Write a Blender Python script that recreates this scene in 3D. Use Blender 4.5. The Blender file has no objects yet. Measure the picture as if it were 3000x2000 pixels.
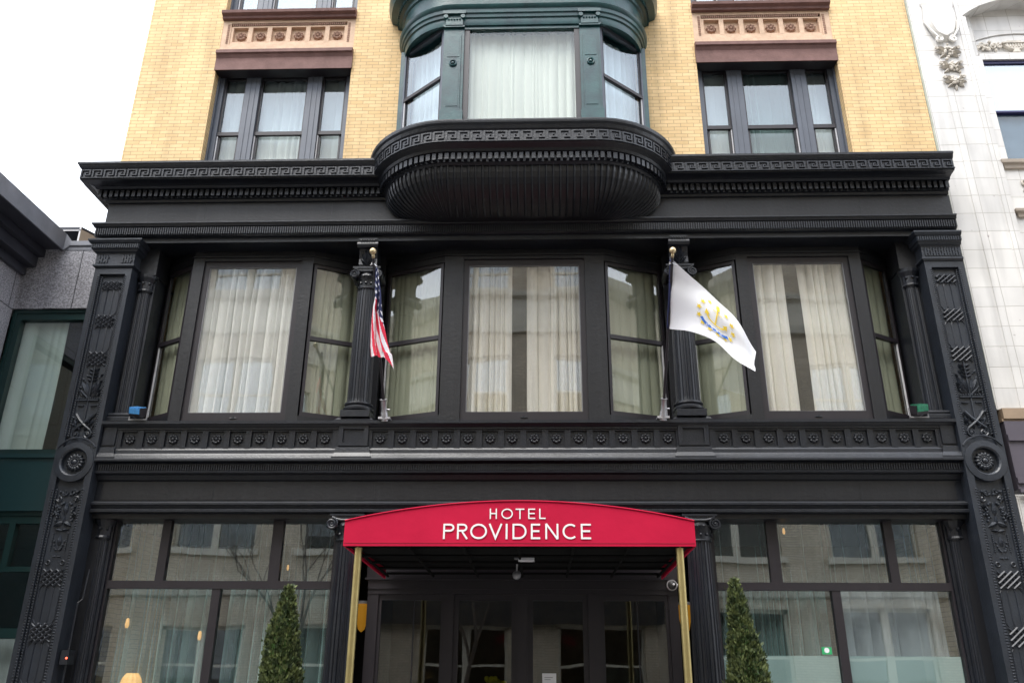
import bpy, math, random
from math import sin, cos, pi, radians, sqrt, atan2
from mathutils import Vector, Matrix, noise as mnoise
random.seed(7)
SC = bpy.context.scene
COL = SC.collection

# ------------------------------------------------------------------ camera
cam_d = bpy.data.cameras.new("camera"); cam = bpy.data.objects.new("camera", cam_d); COL.objects.link(cam)
PITCH, YAW, ROLL = radians(21.84), radians(-1.84), radians(0.35)
fw = Vector((sin(YAW)*cos(PITCH), cos(YAW)*cos(PITCH), sin(PITCH)))
rt = Vector((cos(YAW), -sin(YAW), 0)); up = rt.cross(fw)
rt2 = rt*cos(ROLL) + up*sin(ROLL); up2 = -rt*sin(ROLL) + up*cos(ROLL)
cam.matrix_world = Matrix(((rt2.x, up2.x, -fw.x, 0.212), (rt2.y, up2.y, -fw.y, -11.4), (rt2.z, up2.z, -fw.z, 1.6), (0, 0, 0, 1)))
cam_d.sensor_fit = 'HORIZONTAL'; cam_d.sensor_width = 36.0; cam_d.lens = 2421/3000*36.0
cam_d.clip_start = 0.05; cam_d.clip_end = 2000
SC.camera = cam

# ------------------------------------------------------------------ sky, sun, exposure
SUN_EL, SUN_ROT = radians(63), radians(207)
w = bpy.data.worlds.new("World"); SC.world = w; w.use_nodes = True
nt = w.node_tree; nt.nodes.clear()
sky = nt.nodes.new('ShaderNodeTexSky'); sky.sky_type = 'NISHITA'; sky.sun_disc = False
sky.sun_elevation = SUN_EL; sky.sun_rotation = SUN_ROT; sky.air_density = 1.2; sky.dust_density = 3.0
veil = nt.nodes.new('ShaderNodeMixRGB'); veil.inputs[2].default_value = (8.5, 8.9, 9.7, 1)
cn = nt.nodes.new('ShaderNodeTexNoise'); cn.inputs['Scale'].default_value = 2.2; cn.inputs['Detail'].default_value = 5
tc = nt.nodes.new('ShaderNodeTexCoord'); cr = nt.nodes.new('ShaderNodeMapRange')
cr.inputs[1].default_value = .3; cr.inputs[2].default_value = .6; cr.inputs[3].default_value = .55; cr.inputs[4].default_value = .97
bg = nt.nodes.new('ShaderNodeBackground'); bg.inputs[1].default_value = 0.11
ow = nt.nodes.new('ShaderNodeOutputWorld')
nt.links.new(tc.outputs['Generated'], cn.inputs['Vector']); nt.links.new(cn.outputs[0], cr.inputs[0])
nt.links.new(cr.outputs[0], veil.inputs[0]); nt.links.new(sky.outputs[0], veil.inputs[1])
nt.links.new(veil.outputs[0], bg.inputs[0]); nt.links.new(bg.outputs[0], ow.inputs[0])
sd = bpy.data.lights.new("sun", 'SUN'); sun = bpy.data.objects.new("sun", sd); COL.objects.link(sun)
sd.energy = 1.5; sd.angle = radians(38); sd.color = (1.0, .96, .9)
sdir = Vector((sin(SUN_ROT)*cos(SUN_EL), cos(SUN_ROT)*cos(SUN_EL), sin(SUN_EL)))
sun.rotation_euler = sdir.to_track_quat('Z', 'Y').to_euler()
SC.view_settings.view_transform = 'Standard'; SC.view_settings.look = 'None'
SC.view_settings.exposure = 1.6; SC.view_settings.gamma = 1
SC.render.engine = 'CYCLES'
SC.cycles.use_denoising = True
SC.cycles.max_bounces = 8; SC.cycles.transparent_max_bounces = 12; SC.cycles.caustics_reflective = False
SC.cycles.sample_clamp_indirect = 4

# ------------------------------------------------------------------ materials
MATS = {}
def nodes(name):
    m = bpy.data.materials.new(name); m.use_nodes = True; t = m.node_tree
    MATS[name] = m
    return m, t, t.nodes['Principled BSDF'], t.nodes['Material Output']
def mat(name, col, rough=.5, metal=0., spec=.5, var=.12, vscale=3., bump=0., bscale=30., coat=0., tint=None, top_pale=0., streak=0.):
    m, t, b, o = nodes(name)
    b.inputs['Roughness'].default_value = rough; b.inputs['Metallic'].default_value = metal
    b.inputs['Specular IOR Level'].default_value = spec; b.inputs['Coat Weight'].default_value = coat
    g = t.nodes.new('ShaderNodeNewGeometry') ; n = t.nodes.new('ShaderNodeTexNoise')
    n.inputs['Scale'].default_value = vscale; n.inputs['Detail'].default_value = 6; n.inputs['Roughness'].default_value = .65
    t.links.new(g.outputs['Position'], n.inputs['Vector'])
    r = t.nodes.new('ShaderNodeMapRange'); r.inputs[1].default_value = .3; r.inputs[2].default_value = .7
    t.links.new(n.outputs[0], r.inputs[0])
    mx = t.nodes.new('ShaderNodeMixRGB'); c2 = tint or [c*(1-var) for c in col]; c1 = col if tint else [min(1, c*(1+var)) for c in col]
    mx.inputs[1].default_value = (*c1, 1); mx.inputs[2].default_value = (*c2, 1)
    t.links.new(r.outputs[0], mx.inputs[0]); t.links.new(mx.outputs[0], b.inputs['Base Color'])
    if top_pale or streak:
        sep = t.nodes.new('ShaderNodeSeparateXYZ'); t.links.new(g.outputs['Normal'], sep.inputs[0])
        dr = t.nodes.new('ShaderNodeMapRange'); dr.inputs[1].default_value = .35; dr.inputs[2].default_value = .95; dr.inputs[4].default_value = top_pale  # upward faces paler: sky highlights on the ledges put into the colour
        t.links.new(sep.outputs[2], dr.inputs[0])
        mp = t.nodes.new('ShaderNodeMapping'); mp.inputs['Scale'].default_value = (7, 7, .55); t.links.new(g.outputs['Position'], mp.inputs[0])
        n5 = t.nodes.new('ShaderNodeTexNoise'); n5.inputs['Scale'].default_value = 1.6; n5.inputs['Detail'].default_value = 8; n5.inputs['Roughness'].default_value = .7; t.links.new(mp.outputs[0], n5.inputs[0])
        sr = t.nodes.new('ShaderNodeMapRange'); sr.inputs[1].default_value = .50; sr.inputs[2].default_value = .74; sr.inputs[4].default_value = streak; t.links.new(n5.outputs[0], sr.inputs[0])
        sm = t.nodes.new('ShaderNodeMath'); sm.operation = 'ADD'; sm.use_clamp = True; t.links.new(dr.outputs[0], sm.inputs[0]); t.links.new(sr.outputs[0], sm.inputs[1])
        dm = t.nodes.new('ShaderNodeMixRGB'); dm.inputs[2].default_value = (.15, .155, .165, 1)
        t.links.new(sm.outputs[0], dm.inputs[0]); t.links.new(mx.outputs[0], dm.inputs[1]); t.links.new(dm.outputs[0], b.inputs['Base Color'])
    rr = t.nodes.new('ShaderNodeMapRange'); rr.inputs[3].default_value = max(0, rough-.08); rr.inputs[4].default_value = min(1, rough+.1)
    t.links.new(n.outputs[0], rr.inputs[0]); t.links.new(rr.outputs[0], b.inputs['Roughness'])
    if bump:
        n2 = t.nodes.new('ShaderNodeTexNoise'); n2.inputs['Scale'].default_value = bscale; n2.inputs['Detail'].default_value = 4
        t.links.new(g.outputs['Position'], n2.inputs['Vector'])
        bp = t.nodes.new('ShaderNodeBump'); bp.inputs['Strength'].default_value = bump; bp.inputs['Distance'].default_value = .01
        t.links.new(n2.outputs[0], bp.inputs['Height']); t.links.new(bp.outputs[0], b.inputs['Normal'])
    return m

mat('black_paint', (.0085, .0105, .0155), rough=.34, var=.35, vscale=1.6, bump=.35, bscale=38, top_pale=.22, streak=.06)
mat('sky_lit_paint', (.019, .0235, .032), rough=.36, var=.3, vscale=2.2, bump=.35, bscale=38, top_pale=.22, streak=.08)  # the same black paint on the pilasters, lightened with its sky gloss
mat('black_relief', (.021, .025, .034), rough=.42, spec=.45, var=.3, vscale=5, bump=.3, bscale=60, top_pale=.15)
mat('black_panel', (.0080, .0086, .0110), rough=.40, var=.3, vscale=1.2, bump=.3, bscale=22, top_pale=.2, streak=.06)
mat('dark_frame', (.0185, .0155, .0195), rough=.38, streak=.03, var=.15, vscale=2)
mat('slate_frame', (.085, .098, .125), rough=.45, var=.12, vscale=2)
mat('teal_patina', (.009, .032, .042), rough=.30, vscale=3.5, tint=(.016, .080, .082), bump=.2)
mat('white_sash', (.6, .6, .62), rough=.5)
mat('brown_stone', (.155, .080, .070), rough=.75, var=.2, vscale=5, bump=.3)
mat('terracotta', (.58, .41, .29), rough=.8, var=.14, vscale=8, bump=.4)
mat('terracotta_dark', (.30, .18, .13), rough=.85, var=.2, vscale=8, bump=.4)
mat('green_frame', (.008, .03, .03), rough=.35, var=.15)
mat('green_panel', (.008, .035, .04), rough=.4, var=.1, vscale=1)
mat('eave_metal', (.035, .037, .05), rough=.42, var=.2, vscale=1.5)
mat('fascia_metal', (.20, .21, .24), rough=.45, var=.2, vscale=2)
mat('tan_metal', (.42, .36, .30), rough=.6, var=.12)
mat('plum_fascia', (.085, .075, .095), rough=.45, var=.1)
mat('tan_trim', (.30, .22, .15), rough=.6, var=.2)
mat('awning_red', (.50, .006, .044), rough=.75, spec=.2, var=.10, vscale=1.1, bump=.9, bscale=2.6)
mat('awning_roof', (.10, .012, .02), rough=.8, var=.3, vscale=3)  # unseen top fabric, darkened to keep red bounce light down
mat('letter_white', (.85, .85, .86), rough=.5, var=.02)
mat('brass', (.42, .34, .15), rough=.42, metal=.85, var=.15, vscale=6)
mat('brass_ball', (.62, .50, .30), rough=.32, metal=.6, var=.1)
mat('aluminium', (.45, .45, .47), rough=.4, metal=.7, var=.25, vscale=20)
mat('steel_grey', (.25, .25, .26), rough=.4, metal=.3)
mat('flag_red', (.62, .015, .05), rough=.75, var=.06)
mat('flag_blue', (.012, .018, .075), rough=.75, var=.1)
mat('flag_gold', (.75, .55, .03), rough=.7, var=.08)
mat('flag_ribbon', (.01, .12, .50), rough=.7, var=.1)
mat('interior_wall', (.12, .11, .10), rough=.9, var=.1)
mat('interior_dark', (.010, .010, .010), rough=.95, spec=.1, var=.1)  # near-black: dimness of rooms and awning underside carried by the colour
mat('lobby_wood', (.10, .06, .035), rough=.55, var=.3, vscale=4)
mat('asphalt', (.05, .05, .052), rough=.9, var=.2, vscale=6, bump=.5, bscale=90)
mat('paving', (.30, .29, .28), rough=.85, var=.15, vscale=2, bump=.3)
mat('kerb_granite', (.34, .34, .34), rough=.8, var=.15, vscale=20)
mat('marking_paint', (.75, .75, .72), rough=.7, var=.1)
mat('bark', (.12, .10, .085), rough=.9, var=.3, vscale=15, bump=.5)
mat('planter_black', (.03, .03, .03), rough=.5)
mat('soil', (.06, .045, .03), rough=.95, var=.3, vscale=20)
mat('clay_pot', (.7, .7, .68), rough=.4)
mat('flower_yellow', (.75, .70, .05), rough=.6)
mat('leaf_green', (.05, .12, .02), rough=.6)
mat('paper', (.75, .75, .78), rough=.7, var=.03)
mat('sticker_green', (.02, .35, .12), rough=.5, var=.03)
mat('patina_flashing', (.38, .40, .33), rough=.7, var=.25, vscale=6)
mat('roofing', (.1, .1, .1), rough=.9)
mat('blue_lens', (.10, .35, .75), rough=.15, var=.25, vscale=25, coat=.6)
mat('green_lens', (.03, .22, .12), rough=.15, var=.4, vscale=25, coat=.6)
mat('opp_window', (.62, .58, .48), rough=.6, var=.1)

def brick(name, c1, c2, mort, bw=.235, bh=.0765, msize=.006, shift=None, bias=0., rough=.8, sq=None):
    m, t, b, o = nodes(name)
    g = t.nodes.new('ShaderNodeNewGeometry'); s = t.nodes.new('ShaderNodeSeparateXYZ'); c = t.nodes.new('ShaderNodeCombineXYZ')
    t.links.new(g.outputs['Position'], s.inputs[0])
    ad = t.nodes.new('ShaderNodeMath'); ad.operation = 'ADD'
    t.links.new(s.outputs[0], ad.inputs[0]); t.links.new(s.outputs[1], ad.inputs[1])
    if shift is not None:
        ad2 = t.nodes.new('ShaderNodeMath'); ad2.operation = 'ADD'; ad2.inputs[1].default_value = shift; t.links.new(ad.outputs[0], ad2.inputs[0]); ad = ad2
    t.links.new(ad.outputs[0], c.inputs[0]); t.links.new(s.outputs[2], c.inputs[1])
    br = t.nodes.new('ShaderNodeTexBrick'); br.inputs['Scale'].default_value = 1
    br.inputs['Brick Width'].default_value = bw; br.inputs['Row Height'].default_value = bh
    br.inputs['Mortar Size'].default_value = msize; br.inputs['Mortar Smooth'].default_value = .2; br.inputs['Bias'].default_value = bias
    br.inputs['Color1'].default_value = (*c1, 1); br.inputs['Color2'].default_value = (*c2, 1); br.inputs['Mortar'].default_value = (*mort, 1)
    if shift is not None: br.offset = 0
    # slight waviness so that joints are not ruler straight
    nz = t.nodes.new('ShaderNodeTexNoise'); nz.inputs['Scale'].default_value = 4.; t.links.new(g.outputs['Position'], nz.inputs['Vector'])
    sub = t.nodes.new('ShaderNodeVectorMath'); sub.operation = 'SCALE'; sub.inputs['Scale'].default_value = .02
    t.links.new(nz.outputs['Color'], sub.inputs[0])
    va = t.nodes.new('ShaderNodeVectorMath'); va.operation = 'ADD'
    t.links.new(c.outputs[0], va.inputs[0]); t.links.new(sub.outputs[0], va.inputs[1]); t.links.new(va.outputs[0], br.inputs['Vector'])
    n = t.nodes.new('ShaderNodeTexNoise'); n.inputs['Scale'].default_value = 1.3; n.inputs['Detail'].default_value = 7
    t.links.new(g.outputs['Position'], n.inputs['Vector'])
    r = t.nodes.new('ShaderNodeMapRange'); r.inputs[1].default_value = .3; r.inputs[2].default_value = .75; r.inputs[3].default_value = 1.08; r.inputs[4].default_value = .84
    t.links.new(n.outputs[0], r.inputs[0])
    mu = t.nodes.new('ShaderNodeVectorMath'); mu.operation = 'SCALE'
    t.links.new(br.outputs[0], mu.inputs[0]); t.links.new(r.outputs[0], mu.inputs['Scale'])
    mp = t.nodes.new('ShaderNodeMapping'); mp.inputs['Scale'].default_value = (3.5, 3.5, .35); t.links.new(g.outputs['Position'], mp.inputs[0])
    n4 = t.nodes.new('ShaderNodeTexNoise'); n4.inputs['Scale'].default_value = 1.2; n4.inputs['Detail'].default_value = 7; t.links.new(mp.outputs[0], n4.inputs[0])
    r4 = t.nodes.new('ShaderNodeMapRange'); r4.inputs[1].default_value = .5; r4.inputs[2].default_value = .8; r4.inputs[3].default_value = 1; r4.inputs[4].default_value = .72; t.links.new(n4.outputs[0], r4.inputs[0])
    mu0 = t.nodes.new('ShaderNodeVectorMath'); mu0.operation = 'SCALE'; t.links.new(mu.outputs[0], mu0.inputs[0]); t.links.new(r4.outputs[0], mu0.inputs['Scale']); mu = mu0
    # small dark stains
    n3 = t.nodes.new('ShaderNodeTexNoise'); n3.inputs['Scale'].default_value = 9; n3.inputs['Detail'].default_value = 2
    t.links.new(g.outputs['Position'], n3.inputs['Vector'])
    r3 = t.nodes.new('ShaderNodeMapRange'); r3.inputs[1].default_value = .74; r3.inputs[2].default_value = .80; r3.inputs[3].default_value = 0; r3.inputs[4].default_value = .8
    t.links.new(n3.outputs[0], r3.inputs[0])
    mx = t.nodes.new('ShaderNodeMixRGB'); mx.inputs[2].default_value = (c1[0]*.35, c1[1]*.3, c1[2]*.3, 1)
    t.links.new(r3.outputs[0], mx.inputs[0]); t.links.new(mu.outputs[0], mx.inputs[1]); t.links.new(mx.outputs[0], b.inputs['Base Color'])
    bp = t.nodes.new('ShaderNodeBump'); bp.invert = True; bp.inputs['Strength'].default_value = .6; bp.inputs['Distance'].default_value = .006
    t.links.new(br.outputs['Fac'], bp.inputs['Height']); t.links.new(bp.outputs[0], b.inputs['Normal'])
    b.inputs['Roughness'].default_value = rough
    return m
brick('yellow_brick', (.755, .55, .295), (.665, .465, .23), (.44, .305, .16), bw=.215, bh=.0695, msize=.0055)
brick('terracotta_blocks', (.70, .685, .66), (.63, .62, .605), (.45, .43, .40), bw=.42, bh=.322, msize=.0055, rough=.45, shift=.15)
brick('tan_brick', (.68, .585, .45), (.57, .485, .36), (.36, .32, .25), bw=.24, bh=.078, msize=.009)
brick('granite_slabs', (.30, .30, .33), (.27, .27, .30), (.06, .06, .07), bw=1.05, bh=1.15, msize=.010, rough=.5)
# granite speckle
m = MATS['granite_slabs']; t = m.node_tree; b = t.nodes['Principled BSDF']; src = b.inputs['Base Color'].links[0].from_socket
g = t.nodes.new('ShaderNodeNewGeometry'); n = t.nodes.new('ShaderNodeTexNoise'); n.inputs['Scale'].default_value = 42; n.inputs['Detail'].default_value = 3; n.inputs['Roughness'].default_value = .8
t.links.new(g.outputs['Position'], n.inputs['Vector'])
r = t.nodes.new('ShaderNodeMapRange'); r.inputs[1].default_value = .38; r.inputs[2].default_value = .62; r.inputs[3].default_value = .5; r.inputs[4].default_value = 1.65
t.links.new(n.outputs[0], r.inputs[0]); mu = t.nodes.new('ShaderNodeVectorMath'); mu.operation = 'SCALE'
t.links.new(src, mu.inputs[0]); t.links.new(r.outputs[0], mu.inputs['Scale']); t.links.new(mu.outputs[0], b.inputs['Base Color'])

def glass(name, tint, base=.04, wob=.004, wscale=1.):
    """each face of a pane: Schlick reflection over plain see-through"""
    m, t, b, o = nodes(name); t.nodes.remove(b)
    tr = t.nodes.new('ShaderNodeBsdfTransparent'); tr.inputs[0].default_value = (*tint, 1)
    gl = t.nodes.new('ShaderNodeBsdfGlossy'); gl.inputs['Roughness'].default_value = .008; gl.inputs[0].default_value = (.95, .98, 1, 1)
    g = t.nodes.new('ShaderNodeNewGeometry'); n = t.nodes.new('ShaderNodeTexNoise'); n.inputs['Scale'].default_value = wscale; n.inputs['Detail'].default_value = 1.5
    dt = t.nodes.new('ShaderNodeVectorMath'); dt.operation = 'DOT_PRODUCT'
    t.links.new(g.outputs['Incoming'], dt.inputs[0]); t.links.new(g.outputs['Normal'], dt.inputs[1])
    def M(op, a, b_=None, cl=False):
        q = t.nodes.new('ShaderNodeMath'); q.operation = op; q.use_clamp = cl
        if isinstance(a, (int, float)): q.inputs[0].default_value = a
        else: t.links.new(a, q.inputs[0])
        if b_ is not None: q.inputs[1].default_value = b_
        return q.outputs[0]
    ab = M('ABSOLUTE', dt.outputs['Value']); om = t.nodes.new('ShaderNodeMath'); om.operation = 'SUBTRACT'; om.inputs[0].default_value = 1; t.links.new(ab, om.inputs[1])
    fac = M('ADD', M('MULTIPLY', M('POWER', om.outputs[0], 5), 1-base), base, True)
    bp = t.nodes.new('ShaderNodeBump'); bp.inputs['Strength'].default_value = 1; bp.inputs['Distance'].default_value = wob
    t.links.new(g.outputs['Position'], n.inputs['Vector']); t.links.new(n.outputs[0], bp.inputs['Height']); t.links.new(bp.outputs[0], gl.inputs['Normal'])
    mx = t.nodes.new('ShaderNodeMixShader'); t.links.new(fac, mx.inputs[0])
    t.links.new(tr.outputs[0], mx.inputs[1]); t.links.new(gl.outputs[0], mx.inputs[2]); t.links.new(mx.outputs[0], o.inputs[0])
    return m
glass('window_glass', (.98, .98, .97), .085, .0035, .9)
glass('storefront_glass', (.92, .96, .96), .11, .005, .6)
glass('door_glass', (.80, .82, .80), .06, .003)
glass('upper_glass', (.94, .96, .94), .045, .006, 1.)
glass('side_glass', (.85, .9, .92), .10, .004, 1.)
glass('bright_glass', (.8, .88, .9), .25, .002, .8)

def cloth(name, col, tl=.45, alpha=1., sheer=0.):
    m, t, b, o = nodes(name); t.nodes.remove(b)
    d = t.nodes.new('ShaderNodeBsdfDiffuse'); d.inputs[0].default_value = (*col, 1)
    tr = t.nodes.new('ShaderNodeBsdfTranslucent'); tr.inputs[0].default_value = (*col, 1)
    mx = t.nodes.new('ShaderNodeMixShader'); mx.inputs[0].default_value = tl
    t.links.new(d.outputs[0], mx.inputs[1]); t.links.new(tr.outputs[0], mx.inputs[2])
    last = mx.outputs[0]
    if sheer:      # open weave: the more obliquely it is crossed, the more thread lies in the way
        g = t.nodes.new('ShaderNodeNewGeometry'); dt = t.nodes.new('ShaderNodeVectorMath'); dt.operation = 'DOT_PRODUCT'
        t.links.new(g.outputs['Incoming'], dt.inputs[0]); t.links.new(g.outputs['Normal'], dt.inputs[1])
        def M(op, a, b_):
            q = t.nodes.new('ShaderNodeMath'); q.operation = op
            for k_, v_ in enumerate((a, b_)):
                if v_ is None: continue
                if isinstance(v_, (int, float)): q.inputs[k_].default_value = v_
                else: t.links.new(v_, q.inputs[k_])
            return q.outputs[0]
        c_ = M('MAXIMUM', M('ABSOLUTE', dt.outputs['Value'], None), .12)
        op = M('SUBTRACT', 1., M('POWER', 1.-sheer, M('DIVIDE', 1., c_)))
        tp = t.nodes.new('ShaderNodeBsdfTransparent'); m2 = t.nodes.new('ShaderNodeMixShader'); t.links.new(op, m2.inputs[0])
        t.links.new(tp.outputs[0], m2.inputs[1]); t.links.new(last, m2.inputs[2]); last = m2.outputs[0]
    if alpha < 1:
        tp = t.nodes.new('ShaderNodeBsdfTransparent'); m2 = t.nodes.new('ShaderNodeMixShader'); m2.inputs[0].default_value = alpha
        t.links.new(tp.outputs[0], m2.inputs[1]); t.links.new(last, m2.inputs[2]); last = m2.outputs[0]
    t.links.new(last, o.inputs[0])
    return m
cloth('cream_sheer', (.97, .95, .88), .1, sheer=.68)
cloth('white_sheer', (.96, .97, .95), .12, sheer=.70)
cloth('flag_white', (.95, .96, 1.), .3)
cloth('olive_drape', (.40, .43, .33), .1)
cloth('green_grey_drape', (.42, .55, .53), .1, sheer=.36)
cloth('transom_sheer', (.48, .55, .54), .2, sheer=.3)
cloth('lilac_sheer', (.72, .72, .74), .15, sheer=.6)
cloth('pale_green_sheer', (.84, .90, .82), .15)
cloth('frost_film', (.55, .66, .64), .4, .85)
def emit(name, col, s):
    m, t, b, o = nodes(name)
    b.inputs['Base Color'].default_value = (*col, 1); b.inputs['Emission Color'].default_value = (*col, 1); b.inputs['Emission Strength'].default_value = s
    return m
emit('warm_lamp', (.8, .42, .14), .30); emit('amber_glass', (.55, .25, .02), .12); emit('red_led', (1, .1, .05), 1.5); emit('cool_lamp', (.9, .9, 1), 2.0)

def foliage(name, c1, c2):
    m, t, b, o = nodes(name)
    oi = t.nodes.new('ShaderNodeNewGeometry'); n = t.nodes.new('ShaderNodeTexNoise'); n.inputs['Scale'].default_value = 14; n.inputs['Detail'].default_value = 3
    t.links.new(oi.outputs['Position'], n.inputs['Vector'])
    mx = t.nodes.new('ShaderNodeMixRGB'); mx.inputs[1].default_value = (*c1, 1); mx.inputs[2].default_value = (*c2, 1)
    r = t.nodes.new('ShaderNodeMapRange'); r.inputs[1].default_value = .4; r.inputs[2].default_value = .65
    t.links.new(n.outputs[0], r.inputs[0]); t.links.new(r.outputs[0], mx.inputs[0]); t.links.new(mx.outputs[0], b.inputs['Base Color'])
    b.inputs['Roughness'].default_value = .6
    return m
foliage('arborvitae_green', (.022, .042, .011), (.145, .18, .06))

# ------------------------------------------------------------------ mesh helpers
class MB:
    def __init__(s): s.v = []; s.f = []; s.mi = []
    def add(s, vs, fs, mi=0):
        k = len(s.v); s.v += [tuple(a) for a in vs]; s.f += [tuple(k+i for i in f) for f in fs]; s.mi += [mi]*len(fs); return s
    def box(s, x0, x1, y0, y1, z0, z1, mi=0):
        return s.add([(x0,y0,z0),(x1,y0,z0),(x1,y1,z0),(x0,y1,z0),(x0,y0,z1),(x1,y0,z1),(x1,y1,z1),(x0,y1,z1)],
                     [(0,3,2,1),(4,5,6,7),(0,1,5,4),(1,2,6,5),(2,3,7,6),(3,0,4,7)], mi)
    def lbox(s, fr, u0, u1, n0, n1, z0, z1, mi=0):
        """box in a plan frame fr = (origin, along, outward)"""
        o, a, n = fr; P = []
        for z in (z0, z1):
            for (u, q) in ((u0,n1),(u1,n1),(u1,n0),(u0,n0)):
                P.append((o[0]+a[0]*u+n[0]*q, o[1]+a[1]*u+n[1]*q, z))
        return s.add(P, [(0,3,2,1),(4,5,6,7),(0,1,5,4),(1,2,6,5),(2,3,7,6),(3,0,4,7)], mi)
    def tube(s, pts, r, n=6, mi=0, cap=True):
        pts = [Vector(p) for p in pts]; rings = []
        rr = r if isinstance(r, (list, tuple)) else [r]*len(pts)
        prev = None
        for i, p in enumerate(pts):
            d = (pts[min(i+1, len(pts)-1)]-pts[max(i-1, 0)]).normalized()
            if prev is None:
                a = d.cross(Vector((0,0,1)));
                if a.length < .1: a = d.cross(Vector((0,1,0)))
                a.normalize()
            else:
                a = (prev - d*prev.dot(d)).normalized()
            prev = a; b = d.cross(a)
            rings.append([p + (a*cos(2*pi*k/n)+b*sin(2*pi*k/n))*rr[i] for k in range(n)])
        vs = [q for R in rings for q in R]; fs = []
        for i in range(len(pts)-1):
            for k in range(n):
                fs.append((i*n+k, i*n+(k+1)%n, (i+1)*n+(k+1)%n, (i+1)*n+k))
        if cap: fs.append(tuple(range(n))[::-1]); fs.append(tuple((len(pts)-1)*n+k for k in range(n)))
        return s.add(vs, fs, mi)
    def lathe(s, cx, cy, prof, n=24, mi=0, flute=0, fd=0.):
        """prof: (r, z) bottom to top, round the vertical axis; flute: number of flutes"""
        vs = []; N = n if not flute else flute*6
        for r, z in prof:
            for k in range(N):
                a = 2*pi*k/N; rr = r
                if flute and fd:
                    ph = (k % 6)/6.; rr = r - fd*(1 if ph > .3 and ph < .95 else 0)*r
                vs.append((cx+rr*cos(a), cy+rr*sin(a), z))
        fs = []
        for i in range(len(prof)-1):
            for k in range(N): fs.append((i*N+k, i*N+(k+1)%N, (i+1)*N+(k+1)%N, (i+1)*N+k))
        fs.append(tuple(range(N))[::-1]); fs.append(tuple((len(prof)-1)*N+k for k in range(N)))
        return s.add(vs, fs, mi)
    def sweep(s, path, prof, mi=0, caps=True):
        """path in plan (outside lies to the right of travel), prof: (offset outward, z) list"""
        P = [Vector(p) for p in path]; N = len(P); nrm = []
        for i in range(N):
            d1 = (P[i]-P[i-1]).normalized() if i > 0 else (P[1]-P[0]).normalized()
            d2 = (P[i+1]-P[i]).normalized() if i < N-1 else d1
            n1 = Vector((d1.y, -d1.x)); n2 = Vector((d2.y, -d2.x)); nrm.append((n1+n2)/(1+n1.dot(n2)))
        vs = [(P[i].x+nrm[i].x*o, P[i].y+nrm[i].y*o, z) for i in range(N) for (o, z) in prof]; M = len(prof)
        fs = [(i*M+j, (i+1)*M+j, (i+1)*M+j+1, i*M+j+1) for i in range(N-1) for j in range(M-1)]
        if caps: fs.append(tuple(range(M))); fs.append(tuple((N-1)*M+j for j in range(M))[::-1])
        return s.add(vs, fs, mi)
    def sphere(s, c, r, n=8, m=6, sc=(1,1,1), mi=0):
        vs = [(c[0], c[1], c[2]-r*sc[2])]
        for j in range(1, m):
            t = pi*j/m
            for k in range(n): vs.append((c[0]+r*sc[0]*sin(t)*cos(2*pi*k/n), c[1]+r*sc[1]*sin(t)*sin(2*pi*k/n), c[2]-r*sc[2]*cos(t)))
        vs.append((c[0], c[1], c[2]+r*sc[2])); fs = []
        for k in range(n): fs.append((0, 1+(k+1)%n, 1+k)); fs.append((1+(m-2)*n+k, 1+(m-2)*n+(k+1)%n, len(vs)-1))
        for j in range(m-2):
            for k in range(n): fs.append((1+j*n+k, 1+j*n+(k+1)%n, 1+(j+1)*n+(k+1)%n, 1+(j+1)*n+k))
        return s.add(vs, fs, mi)
    def prism(s, poly, z0, z1, mi=0):
        n = len(poly)
        return s.add([(x,y,z0) for x,y in poly]+[(x,y,z1) for x,y in poly],
                     [tuple(range(n))[::-1], tuple(range(n,2*n))]+[(i,(i+1)%n,n+(i+1)%n,n+i) for i in range(n)], mi)
    def slab(s, poly, y0, y1, mi=0):
        """poly of (x, z) thickened from y0 (front) to y1 (back)"""
        n = len(poly)
        return s.add([(x,y0,z) for x,z in poly]+[(x,y1,z) for x,z in poly],
                     [tuple(range(n)), tuple(range(n,2*n))[::-1]]+[(i,n+i,n+(i+1)%n,(i+1)%n) for i in range(n)], mi)
    def build(s, name, mats, parent=None, smooth=False, loc=None):
        me = bpy.data.meshes.new(name); me.from_pydata(s.v, [], s.f)
        for mm in (mats if isinstance(mats, (list, tuple)) else [mats]): me.materials.append(MATS[mm])
        me.polygons.foreach_set('material_index', s.mi)
        if smooth: me.polygons.foreach_set('use_smooth', [True]*len(s.f))
        me.update(); o = bpy.data.objects.new(name, me); COL.objects.link(o)
        if smooth and smooth != 'all':
            try: me.set_sharp_from_angle(angle=radians(38))
            except Exception: pass
        if parent: o.parent = parent
        if loc: o.location = loc
        return o
def tag(o, label=None, cat=None, group=None, kind=None):
    if label: o['label'] = label
    if cat: o['category'] = cat
    if group: o['group'] = group
    if kind: o['kind'] = kind
    return o
def thing(name, label, cat, loc=(0,0,0), group=None):
    o = bpy.data.objects.new(name, None); o.empty_display_size = .3; COL.objects.link(o); o.location = loc
    return tag(o, label, cat, group)
def sub(mb, name, mats, parent, smooth=False, label=None):
    """mesh in world coordinates under a parent that stands at its own place"""
    o = mb.build(name, mats, None, smooth); o.parent = parent
    p = parent; off = Vector((0,0,0))
    while p: off += Vector(p.location); p = p.parent
    o.location = -off
    if label: o['label'] = label
    return o
def at(name, parent, loc):
    o = bpy.data.objects.new(name, None); o.parent = parent; COL.objects.link(o)
    return o
def copy_tree(o, parent=None):
    c = o.copy(); COL.objects.link(c); c.parent = parent
    for ch in list(o.children): copy_tree(ch, c)
    return c
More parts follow.
